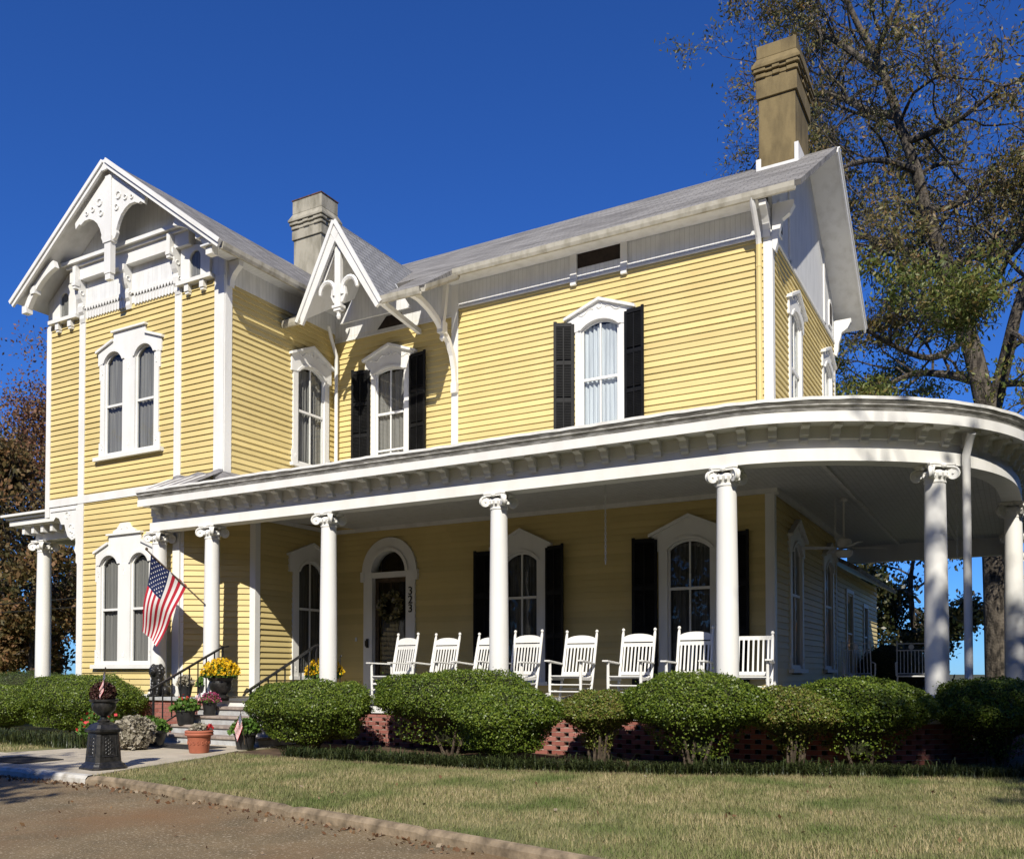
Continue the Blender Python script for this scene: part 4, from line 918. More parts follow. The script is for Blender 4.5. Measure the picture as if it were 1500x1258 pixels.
# driveway of tan aggregate
def drive_mat():
    m, nt, b = new_mat('tan_aggregate_drive'); b.inputs['Roughness'].default_value = .92
    c1 = noise_mix(nt, (.205, .147, .076), (.125, .094, .048), 1.6, 8, .35, .65)
    c2 = noise_mix(nt, c1, (.44, .36, .25), 45, 6, .56, .68)
    c3 = noise_mix(nt, c2, (.20, .115, .05), .6, 6, .46, .70)
    nt.links.new(c3, b.inputs['Base Color']); bump(nt, b, 70, .5, .012, detail=8); return m
dv = MB(); P = []
allk = KW[:-1] + KERB
for p in allk: P += [(p.x, p.y, -.088), (p.x, p.y - 2.5, -.12), (p.x - 2, -14, -.2)]
dv.add(P, [(3*i+j, 3*i+j+1, 3*i+j+4, 3*i+j+3) for i in range(len(allk)-1) for j in range(2)])
tag(dv.build('driveway', drive_mat(), None), kind='structure')
def kerb(pts, w, z, m, name):
    mb = MB(); P = []; n_ = len(pts)
    fine_ = []
    for i in range(n_-1):
        L = (pts[i+1]-pts[i]).length; kk = max(1, int(L/.09))
        for j in range(kk): fine_.append(pts[i].lerp(pts[i+1], j/kk))
    fine_.append(pts[-1])
    for i, p in enumerate(fine_):
        a = fine_[max(i-1, 0)]; b = fine_[min(i+1, len(fine_)-1)]; t = (b-a).normalized(); nrm = Vector((-t.y, t.x))
        j1 = .0015*math.sin(i*.35)-(.02 if i % 17 == 0 else 0); j2 = .003*(random.random()-.5)
        for d_, zz in ((-.01+j2, -.24), (0+j2, z-.035+j1), (.03, z+j1), (w-.03, z+.008+j1), (w, z-.1)): q = p + nrm*d_; P.append((q.x, q.y, zz))
    mb.add(P, [(5*i+j, 5*i+5+j, 5*i+6+j, 5*i+1+j) for i in range(len(fine_)-1) for j in range(4)])
    return tag(mb.build(name, M[m], None), kind='structure')
kerb([p for p in KERB], .085, .008, 'kerb', 'kerb')
kerb(KW, .13, .006, 'kerb_white', 'painted_kerb')
wk = MB(); wk.prism([(-30, 7.3, -.08), (-14, 7.06, -.08), (-11.5, 7.04, -.08), (-9.70, 7.0, -.08), (-9.9, 7.5, -.08), (-10.35, 9.3, -.08), (-10.75, 10.3, -.08), (-10.8, 11.2, -.08), (-13.5, 11.2, -.08), (-13.35, 9.6, -.08), (-13.6, 8.3, -.08), (-30, 8.5, -.08)], (0, 0, .085)); tag(wk.build('front_walk', M['concrete'], None), kind='structure')
mt = MB(); mt.box(-12.75, -11.75, 7.35, 8.0, .0062, .02); tag(mt.build('door_mat', M['mat'], None, bevel=.004), 'dark rubber mat lying on the front walk near the painted kerb', 'mat', 'mats on the front walk')
mt = MB(); mt.box(-12.55, -11.35, 10.05, 10.62, .0062, .02); tag(mt.build('door_mat', M['mat'], None, bevel=.004), 'dark rubber mat lying at the foot of the porch steps', 'mat', 'mats on the front walk')
# planting bed of bare earth below the shrubs
bd = MB(); bd.prism([(-10.6, 9.95, -.05), (-8.9, 9.75, -.05), (-6, 9.8, -.05), (-3.6, 10.45, -.05), (-1.4, 11.5, -.05), (0, 12.1, -.05), (1.5, 14, -.05), (1.4, 22, -.05), (-.2, 22, -.05), (-.2, 15, -.05), (-3.2, 12.3, -.05), (-10.6, 12.3, -.05)], (0, 0, .052)); tag(bd.build('planting_bed', M['earth'], None), kind='structure')
# lawn grass
def inside_lawn(N):
    x = np.random.rand(N)*15.5 - 10.6; y = np.random.rand(N)*8.0 + 4.6
    ky = np.interp(x, [p.x for p in KERB], [p.y for p in KERB]); by = np.interp(x, [-10.6, -8.9, -6, -3.6, -1.4, 0, 1.5, 6], [9.95, 9.8, 9.85, 10.5, 11.55, 12.2, 14, 14])
    wx = np.interp(y, [6.9, 7.5, 9.3, 10.3], [-9.7, -9.85, -10.3, -10.7])
    ok = (y > ky + .085) & (y < by) & (x > wx); return x[ok], y[ok]
x, y = inside_lawn(330000); d2 = np.hypot(x, y)
g = blades('lawn_grass', np.stack([x, y, np.full(len(x), -.015)], 1), .048, .0075, M['grass'], lean=.9); tag(g, kind='stuff')
x = np.random.rand(30000)*10 - 24; y = np.random.rand(30000)*3.2 + 8.4; ok = (x < -13.4) & (y < 9.8 + (-13.4 - x)*.12)
tag(blades('side_grass', np.stack([x[ok], y[ok], np.full(ok.sum(), -.012)], 1), .05, .011, M['grass'], lean=.9), kind='stuff')
# dark strap-leaved border
def border(N, x0, x1, fy, wdt):
    x = np.random.rand(N)*(x1-x0) + x0; y = fy(x) + np.random.rand(N)*wdt + .05*np.sin(x*7); return np.stack([x, y, np.zeros(N)], 1)
fyb = lambda x: np.interp(x, [-10.6, -8.9, -6, -3.6, -1.4, 0, 1.5], [10.15, 9.85, 9.9, 10.5, 11.5, 12.1, 14])
Pb = border(7500, -9.6, 1.4, fyb, .50); Pt = border(1500, -9.6, 1.4, fyb, .45); Pt = Pt[np.sin(Pt[:, 0]*5.1) + np.sin(Pt[:, 0]*2.3 + 1) + np.random.rand(len(Pt)) > .6]
bo = blades('border_grass', Pb, .12, .012, M['lir'], lean=1.6, arch=1); tag(bo, kind='stuff'); tag(blades('border_grass', Pt, .19, .011, M['lir'], lean=1.3, arch=1), kind='stuff')
P_ = np.stack([np.random.rand(2500)*5 - 18.2, np.random.rand(2500)*.55 + 9.25, np.zeros(2500)], 1); tag(blades('bank_grass', P_, .22, .012, M['lir'], lean=.7, arch=1), kind='stuff')
# fallen leaves along the kerb and on the lawn
P_ = []
for i in range(260):
    t = random.random(); p = KERB[int(t*(len(KERB)-26))]; P_.append((p.x + random.uniform(-.25, .25), p.y - abs(random.gauss(0, .13)) - .0, -.078))
for i in range(120):
    P_.append((random.uniform(-11.4, -9.8), 6.90 - abs(random.gauss(0, .12)), -.078))
for i in range(90): P_.append((random.uniform(-9, 3), random.uniform(6.6, 10.5), .022))
for i in range(60): P_.append((random.uniform(-9, -1), random.uniform(3.5, 6.2), -.090))
P_ = [p for p in P_ if not (p[2] > 0 and p[1] < np.interp(p[0], [q.x for q in KERB], [q.y for q in KERB]) + .3)]
lf = cards('fallen_leaves', np.array(P_), .030, [M['litter']], aspect=1.5); tag(lf, kind='stuff')
# --- clipped shrubs
def shrub(label, cx, cy, rx, ry, h, zc, nleaf, mname='box', vase=.75, seed=0, rz=0, flat=2.3, trunk=True, hollow=False):
    nleaf = int(nleaf*3.6)
    if cx > -11: zc = zc + .02
    rs = np.random.RandomState(seed); t = thing('clipped_shrub', label, 'shrub', (cx, cy, 0), 0, 'clipped shrubs round the porch')
    top, bot = h - zc, zc - .12
    def surf(U, jit):
        # U unit directions -> point on a domed, vase shaped crown
        x, y, z = U.T; hr = np.sqrt(x*x + y*y) + 1e-9
        lump = 1 + .022*np.sin(17*x + 11*y + seed)*np.sin(15*z + 9*x) + .018*np.sin(23*y - 13*x + seed*2) + .055*np.sin(3.1*x*2 + seed) * np.cos(2.7*y*2 + seed*1.7) + .045*np.sin(5*z + 4*x + seed*.7) + .03*np.sin(9*x + 7*y + seed)
        up = z >= 0
        zz = np.where(up, np.abs(z)**(1.0)*top, z*bot)
        k = np.where(up, (1 - np.abs(z)**flat)**(1/flat)/hr, (1 - vase*np.abs(z)**.75)*1.0/np.maximum(hr, .15)*np.minimum(1, hr*1.6))
        c_, s_ = math.cos(rz), math.sin(rz); X = x*k*rx*lump*jit; Y = y*k*ry*lump*jit
        return np.stack([cx + X*c_ - Y*s_, cy + X*s_ + Y*c_, zc + zz*lump*np.where(up, jit, 1)], 1)
    U = rs.normal(size=(nleaf, 3)); U[:, 2] = U[:, 2]*.9 + .12; U /= np.linalg.norm(U, axis=1)[:, None]
    jit = 1 - np.abs(rs.normal(size=nleaf))*.065 + (rs.rand(nleaf) > .95)*rs.rand(nleaf)*.085
    low = np.clip((.12 - U[:, 2])*2.2, 0, 1); jit = jit - low*rs.rand(nleaf)*.17
    keep = ~(rs.rand(nleaf) < .35*low)
    if hollow: keep &= ~((U[:, 2] < -.22) & (rs.rand(nleaf) < .80))
    P = surf(U[keep], jit[keep]); nrm = U[keep]
    cards('foliage', P, .0205, M[mname], t, aspect=1.5, normals=nrm*1.2, nb=.35)
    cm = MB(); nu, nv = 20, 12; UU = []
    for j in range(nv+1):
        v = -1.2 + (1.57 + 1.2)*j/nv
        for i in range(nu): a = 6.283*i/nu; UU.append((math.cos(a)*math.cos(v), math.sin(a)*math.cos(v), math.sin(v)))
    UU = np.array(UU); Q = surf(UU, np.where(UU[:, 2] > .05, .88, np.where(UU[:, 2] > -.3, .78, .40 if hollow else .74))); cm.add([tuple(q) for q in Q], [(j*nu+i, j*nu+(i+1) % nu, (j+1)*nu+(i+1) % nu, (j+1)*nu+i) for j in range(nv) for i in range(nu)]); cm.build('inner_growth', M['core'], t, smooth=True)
    sb = MB(); rr = random.Random(seed)
    for i in range(9):
        a = rr.random()*6.283; q = rr.uniform(.12, .5); e = Vector((cx + rx*q*math.cos(a), cy + ry*q*math.sin(a), zc + .02)); b0 = Vector((cx + .12*math.cos(a), cy + .12*math.sin(a), -.01)); md = b0.lerp(e, .5) + Vector((rr.uniform(-.06, .06), rr.uniform(-.06, .06), .06)); sb.tube([b0, md, e], [.024, .017, .008], 5)
    sb.build('stem', M['twig'], t, smooth=True); return t
S = shrub
S('rounded clipped shrub beside the porch steps, left end of the front row', -9.90, 11.0, 1.22, .72, 1.13, .60, 11000, vase=.38, seed=1)
S('broad tall clipped shrub behind another, below the left rocking chairs', -7.52, 11.5, 1.52, .62, 1.28, .70, 13000, vase=.5, seed=2, hollow=True)
S('round clipped shrub standing forward of the row, left of the small leggy one', -6.10, 10.62, .80, .64, 1.03, .56, 8500, vase=.42, seed=3)
S('small leggy clipped shrub with bare stems in front of pierced brick', -5.02, 11.3, .56, .55, .99, .62, 6500, 'boxdry', vase=.80, seed=4, hollow=True)
S('large domed clipped shrub in front of the column with the rightmost rocking chairs', -3.70, 11.42, 1.02, .62, 1.23, .68, 11000, vase=.6, seed=5, hollow=True)
S('shrub with a forked bare trunk joined to a wider neighbour', -2.55, 11.8, .58, .55, 1.05, .62, 6500, 'boxdry', vase=.85, seed=6, hollow=True)
S('wide flat topped clipped shrub under the round corner of the porch', -1.80, 12.4, 1.0, .62, 1.17, .68, 11000, vase=.62, seed=7, rz=.5, hollow=True)
S('shaded clipped shrub at the right edge past the leader pipe', -.28, 13.4, .85, .70, 1.17, .66, 10000, vase=.6, seed=8, rz=.9, hollow=True)
S('big smooth clipped shrub under the double bay window', -16.30, 11.4, 1.72, .78, 1.21, .62, 14000, vase=.3, seed=9)
S('lower clipped shrub left of the big one under the bay', -18.4, 11.2, 1.2, .75, .98, .52, 8000, vase=.3, seed=10)
S('clipped shrub at the left picture edge beside the lawn', -20.6, 11.9, 1.2, .8, .98, .55, 7000, vase=.3, seed=12)
S('clipped hedge shrub behind the left porch column', -23.4, 14.9, 2.0, .9, 1.25, .6, 9000, 'hedge', vase=.2, seed=13)
S('low hedge shrub between left porch column and bay corner', -22.8, 17.8, 1.9, .8, 1.15, .6, 6000, 'hedge', vase=.2, seed=14)
S('dark loose shrub behind the white metal chairs', -2.85, 25.4, 1.05, .8, 2.0, 1.1, 3400, 'magnolia', vase=.3, seed=15)
# ================================================================== THINGS ON AND ABOUT THE PORCH
FL = .752
def rocker(label, crest=True):
    t = thing('rocking_chair', label, 'rocking chair', (0, 0, 0), 0, 'white rocking chairs on the front porch')
    w = .27; H = 1.20 if crest else 1.10
    bk = lambda z: .20 + (z - .40)*.24            # back posts lean to +Y as they rise; chair faces -Y
    b = MB()
    for s in (-1, 1):
        b.tube([(s*w, bk(.10)-.02, .075), (s*w, bk(.40), .40), (s*w, bk(H-.10), H-.10), (s*w, bk(H-.05), H-.05)], [.022, .024, .024, .016], 8)
        b.lathe([(.012, 0), (.026, .015), (.028, .03), (.02, .05), (.004, .058)], s*w, bk(H-.05), 8, z0=H-.055)
    n = 8 if crest else 7
    if crest:
        P = [(-w+.01, bk(H-.22), H-.22), (w-.01, bk(H-.22), H-.22)] + [((w-.01)*math.cos(R(180*i/12)), bk(H-.15), H-.165 + .075*math.sin(R(180*i/12))) for i in range(13)]
        b.prism(P, (0, .022, 0))
    zt = H-.27 if crest else H-.10
    b.bar((-w, bk(zt), zt), (w, bk(zt), zt), .022, .06); b.bar((-w, bk(.47), .47), (w, bk(.47), .47), .024, .055)
    for i in range(n):
        x = -w + .055 + (2*w - .11)*i/(n-1); b.bar((x, bk(.48)-.012, .48), (x, bk(zt-.02)-.012, zt-.02), .026, .012, up=(0, 1, 0))
    b.build('backrest', M['white'], t, smooth=True)
    b = MB()
    for i in range(7): y = -.27 + .075*i; b.bar((-.27, y, .405 + .012*(i-3)**2*.25 - .01), (.27, y, .405 + .012*(i-3)**2*.25 - .01), .062, .016)
    b.box(-.275, -.245, -.29, .21, .355, .395); b.box(.245, .275, -.29, .21, .355, .395); b.build('seat', M['white'], t)
    for s in (-1, 1):
        b = MB(); P = [(s*(w-.03), -.36), (s*(w+.07), -.36), (s*(w+.075), -.20), (s*(w+.045), .22), (s*(w-.005), .27), (s*(w-.02), .0)]
        b.prism([(p[0], p[1], .652 - .06*(p[1]+.36)) for p in P], (0, 0, .024)); b.build('armrest', M['white'], t, bevel=.004)
        b = MB(); b.tube([(s*w, -.285, .06), (s*w, -.285, .36), (s*w, -.285, .65)], [.02, .025, .021], 8); b.build('leg', M['white'], t, smooth=True)
        b = MB(); L = []
        for i in range(13): y = -.46 + .98*i/12; L.append((s*w, y, .03 + .20*((y-.02)/.98)**2*1.0))
        b.prism([Vector(p) + Vector((-.014, 0, .032)) for p in L] + [Vector(p) + Vector((-.014, 0, -.022)) for p in L[::-1]], (.028, 0, 0)); b.build('rocker', M['white'], t)
    b = MB()
    for z in (.17, .28): b.tube([(-w, -.285, z), (w, -.285, z)], .012, 6)
    for s in (-1, 1):
        for z in (.18, .29): b.tube([(s*w, -.285, z), (s*w, bk(.2), z)], .012, 6)
    b.tube([(-w, bk(.2), .22), (w, bk(.2), .22)], .012, 6); b.build('stretcher', M['white'], t, smooth=True)
    return t
ck = rocker('x')
slots = [(-9.92, -.20, 'white rocking chair nearest the front door, turned a little to the left'), (-9.05, -.10, 'white rocking chair second along from the front door'), (-8.17, -.08, 'white rocking chair part hidden behind a porch column'),
         (-7.34, -.05, 'white rocking chair just right of the column before the first porch window'), (-6.35, .0, 'white rocking chair standing alone before bare yellow wall under the hanging chain'), (-5.34, .02, 'white rocking chair in front of a black shutter'), (-4.36, .05, 'white rocking chair half in column shade before a dark window')]
for i, (x, rz, lb) in enumerate(slots):
    o = ck if i == 0 else copy_tree(ck); o.location = (x, 13.25 + .03*(i % 3), FL); o.rotation_euler = (.035*math.sin(i*2.3+1), 0, rz + .03*math.sin(i*1.9)); o['label'] = lb
o = rocker('white straight topped rocking chair at the right end of the row beside the column', False); o.location = (-3.42, 13.2, FL); o.rotation_euler = (0, 0, .12)
def patio_chair(label, x, y, rz):
    t = thing('patio_chair', label, 'chair', (0, 0, 0), 0, 'metal chairs on the side porch'); m = M['grey_metal']
    b = MB(); bk = lambda z: .22 + (z-.4)*.22
    for s in (-1, 1): b.tube([(s*.25, bk(.4), .4), (s*.25, bk(1.05), 1.05)], .013, 6); b.lathe([(.005, 0), (.018, .02), (.004, .04)], s*.25, bk(1.05), 6, z0=1.05)
    for z in (.46, .90, 1.03): b.tube([(-.25, bk(z), z), (.25, bk(z), z)], .011, 6)
    for i in range(7): xx = -.19 + .38*i/6; b.tube([(xx, bk(.46), .46), (xx, bk(.9), .9)], .008, 5)
    b.tube([(0, bk(.965)-.006, .965), (0, bk(.965)+.006, .965)], [.05, .05], 12); b.build('backrest', m, t, smooth=True)
    b = MB(); b.box(-.26, .26, -.26, .24, .40, .425); b.build('seat', m, t, bevel=.006)
    for s in (-1, 1):
        b = MB(); b.tube([(s*.26, -.27, 0), (s*.24, -.22, .40)], .014, 6); b.build('leg', m, t); b = MB(); b.tube([(s*.27, .32, 0), (s*.24, .2, .40)], .014, 6); b.build('leg', m, t)
        b = MB(); b.tube([(s*.25, bk(.68), .68), (s*.27, .0, .66), (s*.27, -.22, .64), (s*.26, -.24, .42)], .012, 6); b.build('armrest', m, t, smooth=True)
    t.location = (x, y, FL); t.rotation_euler = (0, 0, rz); return t
patio_chair('white metal porch chair with slatted back beside the house wall', -2.60, 17.7, .25); patio_chair('white metal porch chair half hidden by the round corner column', -1.75, 18.3, .1)
# hanging chains
def chain(x, y, z0, z1, label, m='grey_metal'):
    mb = MB(); z = z1; k = 0
    while z > z0:
        a = (k % 2)*1.57; c_, s_ = math.cos(a), math.sin(a)
        mb.tube([(x + .013*math.cos(t)*c_, y + .013*math.cos(t)*s_, z - .03 + .034*math.sin(t)) for t in [6.283*i/8 for i in range(9)]], .006, 4, cap=False); z -= .052; k += 1
    return tag(mb.build('hanging_chain', M[m], None, smooth=True), label, 'chain', 'chains hanging from the porch ceiling')
chain(-5.85, 13.5, 3.02, 4.46, 'thin pale chain hanging over the rocking chairs before the yellow wall')
chain(-2.92, 17.3, 3.72, 4.46, 'short chain hanging close beside the ceiling fan rod')
chain(-.85, 16.2, 3.1, 4.46, 'long chain hanging between the round corner column and the right edge', 'grey_metal')
# ceiling fan
t = thing('ceiling_fan', 'pale ceiling fan with a bowl light on a long rod under the side porch ceiling', 'ceiling fan', (-2.80, 17.5, 4.46)); fm = M['white_old']
b = MB(); b.lathe([(.07, -.06), (.075, -.02), (.06, 0)], -2.8, 17.5, 14, z0=4.46); b.tube([(-2.8, 17.5, 4.42), (-2.8, 17.5, 3.68)], .02, 8); b.build('rod', fm, t, smooth=True)
b = MB(); b.lathe([(.06, .0), (.13, .02), (.14, .12), (.12, .17), (.05, .2)], -2.8, 17.5, 18, z0=3.52); b.build('motor', fm, t, smooth=True)
b = MB(); b.lathe([(.03, -.01), (.10, .0), (.15, .05), (.16, .11), (.13, .13)], -2.8, 17.5, 18, z0=3.36); b.build('light_bowl', fm, t, smooth=True)
for k in range(4):
    a = .50 + k*math.pi/2; b = MB(); ex = Vector((math.cos(a), math.sin(a), 0)); sx = Vector((-math.sin(a), math.cos(a), 0)); o_ = Vector((-2.8, 17.5, 3.53))
    b.prism([o_ + ex*.13 + sx*.03, o_ + ex*.25 + sx*.065 + Vector((0, 0, .01)), o_ + ex*.74 + sx*.075 + Vector((0, 0, .015)), o_ + ex*.78 + sx*.04, o_ + ex*.78 - sx*.04, o_ + ex*.74 - sx*.075 - Vector((0, 0, .015)), o_ + ex*.25 - sx*.065 - Vector((0, 0, .01)), o_ + ex*.13 - sx*.03], (0, 0, .01)); b.build('blade', fm, t)
# wreath on the front door
t = thing('door_wreath', 'round mixed green and cream wreath hung on the dark front door', 'wreath', (-12.09, 15.98, 2.70))
a = np.random.rand(520)*6.283; rr = .25 + np.random.normal(size=520)*.045
cards('wreath_foliage', np.stack([-12.09 + rr*np.cos(a), 15.98 + np.random.normal(size=520)*.03, 2.68 + rr*np.sin(a)], 1), .07, [M['wreath']], t, aspect=1.3)
b = MB(); b.tube([(-12.09, 16.03, 2.9), (-12.09, 16.03, 3.24)], .008, 4); b.build('hanger', M['pole'], t)
# wrought iron plant stand
b = MB()
for xx in (-12.78, -12.58): b.tube([(xx, 14.9, FL), (xx, 14.9, 1.55), (xx+.03, 14.9, 1.6), (xx+.05, 14.9, 1.57)], .012, 6); b.tube([(xx, 14.55, FL), (xx, 14.55, 1.3)], .012, 6)
for z in (.95, 1.2, 1.46): b.tube([(-12.78, 14.9, z), (-12.58, 14.9, z)], .01, 5); b.tube([(-12.58, 14.9, z), (-12.58, 14.55, z)] if z < 1.3 else [(-12.78, 14.9, z), (-12.58, 14.9, z)], .01, 5)
tag(b.build('plant_stand', M['iron'], None), 'slim black wrought iron stand on the porch left of the front door', 'plant stand')
# ---------------- flags
def flag(name, label, base, tip, w_top, drop, cloth_pts, pole_r, parent_cat='flag', nx=52, ny=39, wave=.05, finial=True, start=None):
    """cloth hangs from four corner points: canton corner, fly top, canton bottom, fly bottom (bilinear with folds)"""
    t = thing(name, label, parent_cat, base)
    b = MB(); b.tube([base, tip], pole_r, 8)
    if finial: b.lathe([(pole_r, 0), (pole_r*2.2, pole_r*2), (pole_r, pole_r*4.5)], tip[0], tip[1], 8, z0=tip[2]-pole_r)
    b.build('flag_pole', M['pole'], t, smooth=True)
    A, B_, D_, E_ = [Vector(p) for p in cloth_pts]     # canton/hoist corner, hoist far corner(along stripes' start), ...
    nrm = (B_-A).cross(D_-A).normalized()
    def P(u, v):   # u along the fly (0 hoist..1), v across the stripes (0 top..1)
        p = A.lerp(B_, v).lerp(D_.lerp(E_, v), u)
        return p + nrm*(wave*math.sin(u*7.5 + v*2.2)*min(1, u*2.0) + wave*.4*math.sin(v*9 + u*3))
    mb = MB(); V = [P(i/nx, j/ny) for i in range(nx+1) for j in range(ny+1)]; F = []; mi = []
    for i in range(nx):
        for j in range(ny):
            F.append((i*(ny+1)+j, (i+1)*(ny+1)+j, (i+1)*(ny+1)+j+1, i*(ny+1)+j+1))
            s = int((j+.5)/ny*13); mi.append(2 if ((i+.5)/nx < .40 and s < 7) else (0 if s % 2 == 0 else 1))
    mb.v = [tuple(v) for v in V]; mb.f = F; mb.m = mi; size = (B_-A).length
    for r in range(9):
        for k in range(6 if r % 2 == 0 else 5):
            u = .40*((k*2 + (1 if r % 2 == 0 else 2))/12); v = (7/13)*((r+1)/10)
            for sg in (-1, 1):
                c_ = P(u, v) + nrm*.004*sg; ex = (P(u+.02, v)-P(u-.02, v)).normalized(); ey = (P(u, v+.02)-P(u, v-.02)).normalized(); pts = []
                for q in range(10): rad = size*.021*(1 if q % 2 == 0 else .42); an = 6.283*q/10; pts.append(c_ + ex*(rad*math.cos(an)) + ey*(rad*math.sin(an)))
                mb.add(pts, [list(range(10))], 1)
    mb.build('flag_cloth', [M['red'], M['fwhite'], M['navy']], t, smooth=True); return t
flag('flag', 'American flag drooping from a dark pole fixed to the porch column', (-13.68, 12.23, 2.54), (-14.56, 11.58, 3.58), 0, 0,
     [(-14.50, 11.63, 3.50), (-13.96, 12.03, 2.90), (-14.98, 11.80, 2.03), (-14.68, 11.95, 1.74)], .014, wave=.06)
bk_ = MB(); 
def small_flag(label, x, y, z, h, lean, w, hang):
    tip = (x + lean, y, z + h)
    A = Vector((x + lean*.97, y, z + h*.97)); B_ = Vector((x + lean*.55, y, z + h*.52)); 
    return flag('small_flag', label, (x, y, z), tip, 0, 0, [A, B_, A + Vector(hang), B_ + Vector(hang)*.85], .005, nx=26, ny=26, wave=.018)
# ---------------- pots and plants
def tuft(pt, n, rx, rz_, z, size, m, parent, name='foliage', x=0, y=0, aspect=1.5):
    U = np.random.normal(size=(n, 3)); U /= np.linalg.norm(U, axis=1)[:, None]; U[:, 2] = np.abs(U[:, 2]); k = np.random.rand(n)**.35
    return cards(name, np.stack([x + U[:, 0]*rx*k, y + U[:, 1]*rx*k, z + U[:, 2]*rz_*k], 1), size, [M[m]], parent, aspect=aspect)
def pot(name, label, cat, x, y, z, prof, m, group=None, soil=True):
    t = thing(name, label, cat, (x, y, z), 0, group); b = MB(); b.lathe(prof, x, y, 24, z0=z); b.build('pot', M[m], t, smooth=True)
    if soil: top = prof[-1][1]; b = MB(); b.lathe([(prof[-1][0]*.9, top-.03), (prof[-1][0]*.9, top+.002)], x, y, 20, z0=z); b.build('soil', M['soil'], t)
    return t
urn_prof = [(r_, z_*.8) for r_, z_ in [(.13, 0), (.16, .02), (.16, .05), (.10, .08), (.12, .12), (.19, .20), (.21, .34), (.20, .40), (.23, .44), (.235, .48), (.20, .48)]]
for (x, y, lb) in ((-13.05, 12.05, 'black urn of yellow chrysanthemums at the head of the porch steps'), (-11.02, 12.62, 'black urn of yellow chrysanthemums behind the right handrail')):
    t = pot('mum_planter', lb, 'planter', x, y, FL, urn_prof, 'iron', 'yellow chrysanthemum urns')
    tuft(None, 900, .34, .30, FL+.39, .045, 'herb', t, 'leaves', x, y); tuft(None, 1900, .37, .33, FL+.43, .036, 'mum_y', t, 'blooms', x, y, 1.1)
pp = [(.10, 0), (.13, .22), (.145, .225), (.145, .25), (.13, .25)]
t = pot('flower_pot', 'black plastic pot of dusky pink chrysanthemums on the third step', 'flower pot', -12.92, 11.68, .45, pp, 'plastic'); tuft(None, 400, .19, .15, .69, .03, 'herb', t, 'leaves', -12.92, 11.68); tuft(None, 500, .20, .19, .70, .03, 'mum_p', t, 'blooms', -12.92, 11.68, 1.1)
pp2 = [(.13, 0), (.17, .22), (.185, .23), (.185, .26), (.17, .26)]
t = pot('flower_pot', 'black plastic pot of bright green geranium beside the cheek wall on the second step', 'flower pot', -13.12, 11.30, .30, pp2, 'plastic'); tuft(None, 480, .27, .24, .55, .06, 'herb', t, 'leaves', -13.12, 11.30, 1.1); tuft(None, 30, .16, .30, .60, .035, 'redpetal', t, 'blooms', -13.12, 11.30, 1.1)
pp3 = [(.24, 0), (.30, .20), (.33, .21), (.33, .25), (.30, .25)]
t = pot('planter_tub', 'wide black tub of fresh green herbs on the walk left of the steps', 'planter', -12.92, 10.35, .007, pp3, 'plastic'); tuft(None, 900, .36, .26, .24, .06, 'herb', t, 'leaves', -12.92, 10.35, 1.1)
tp = [(.135, 0), (.145, .02), (.175, .25), (.18, .26), (.205, .265), (.215, .285), (.205, .305), (.215, .325), (.20, .345), (.18, .345)]
t = pot('terracotta_pot', 'terracotta pot with a rope rim and relief band at the edge of the walk', 'flower pot', -10.98, 9.72, .007, tp, 'terracotta')
b = MB()
for i in range(16):
    a = 6.283*i/16; ex = Vector((math.cos(a), math.sin(a), 0)); sx = Vector((-math.sin(a), math.cos(a), 0)); c_ = Vector((-10.98, 9.72, .16)) + ex*.166
    b.tube([c_ + sx*(.024*math.cos(th)*(1-.1*th)) + Vector((0, 0, .035*math.sin(th)*(1-.1*th))) for th in [q*.8 for q in range(8)]], .006, 4)
b.build('relief_band', M['terracotta'], t, smooth=True)
tuft(None, 300, .16, .12, .34, .035, 'dusty', t, 'leaves', -10.98, 9.72); tuft(None, 30, .06, .10, .36, .03, 'redpetal', t, 'blooms', -10.84, 9.80)
t = pot('flower_pot', 'black pot of green leaves behind the terracotta pot at the shrub end', 'flower pot', -10.86, 10.55, .007, pp2, 'plastic'); tuft(None, 420, .26, .26, .26, .06, 'herb', t, 'leaves', -10.86, 10.55, 1.1)
small_flag('small American flag on a stick in the black pot beside the front shrub', -10.66, 10.35, .10, .52, -.10, .2, (-.03, -.10, -.27))
small_flag('small American flag tucked behind the pink chrysanthemum pot on the steps', -13.02, 11.56, .60, .30, -.02, .1, (-.09, -.04, -.13))
# plants on the porch edge behind the left handrail
for (x, m, lb) in ((-14.35, 'dusty', 'small pot of grey foliage on the porch edge right of the lion'), (-13.80, 'herb', 'small pot of green foliage on the porch edge near the handrail top')):
    t = pot('flower_pot', lb, 'flower pot', x, 12.35, FL, [(.10, 0), (.14, .2), (.15, .24), (.13, .24)], 'plastic'); tuft(None, 260, .17, .22, FL+.22, .05, m, t, 'leaves', x, 12.35)
# silver-leaved shrub
t = thing('silver_shrub', 'pale silver leaved dusty miller mound on the walk beside the black pedestal', 'plant', (-12.35, 9.62, 0)); U = np.random.normal(size=(3200, 3)); U /= np.linalg.norm(U, axis=1)[:, None]; k = .72 + .3*np.random.rand(3200)
lump = 1 + .10*np.sin(U[:, 0]*9 + U[:, 2]*7)*np.cos(U[:, 1]*8)
cards('foliage', np.stack([-12.35 + .31*U[:, 0]*k*lump, 9.62 + .31*U[:, 1]*k*lump, .27 + .27*U[:, 2]*k*lump], 1), .05, [M['dusty']], t, aspect=1.4)
b = MB()
for i in range(7): a = i*.9; b.tube([(-12.35+.04*math.cos(a), 9.62+.04*math.sin(a), 0), (-12.35+.2*math.cos(a), 9.62+.2*math.sin(a), .3)], .008, 4)
b.build('stem', M['twig'], t)
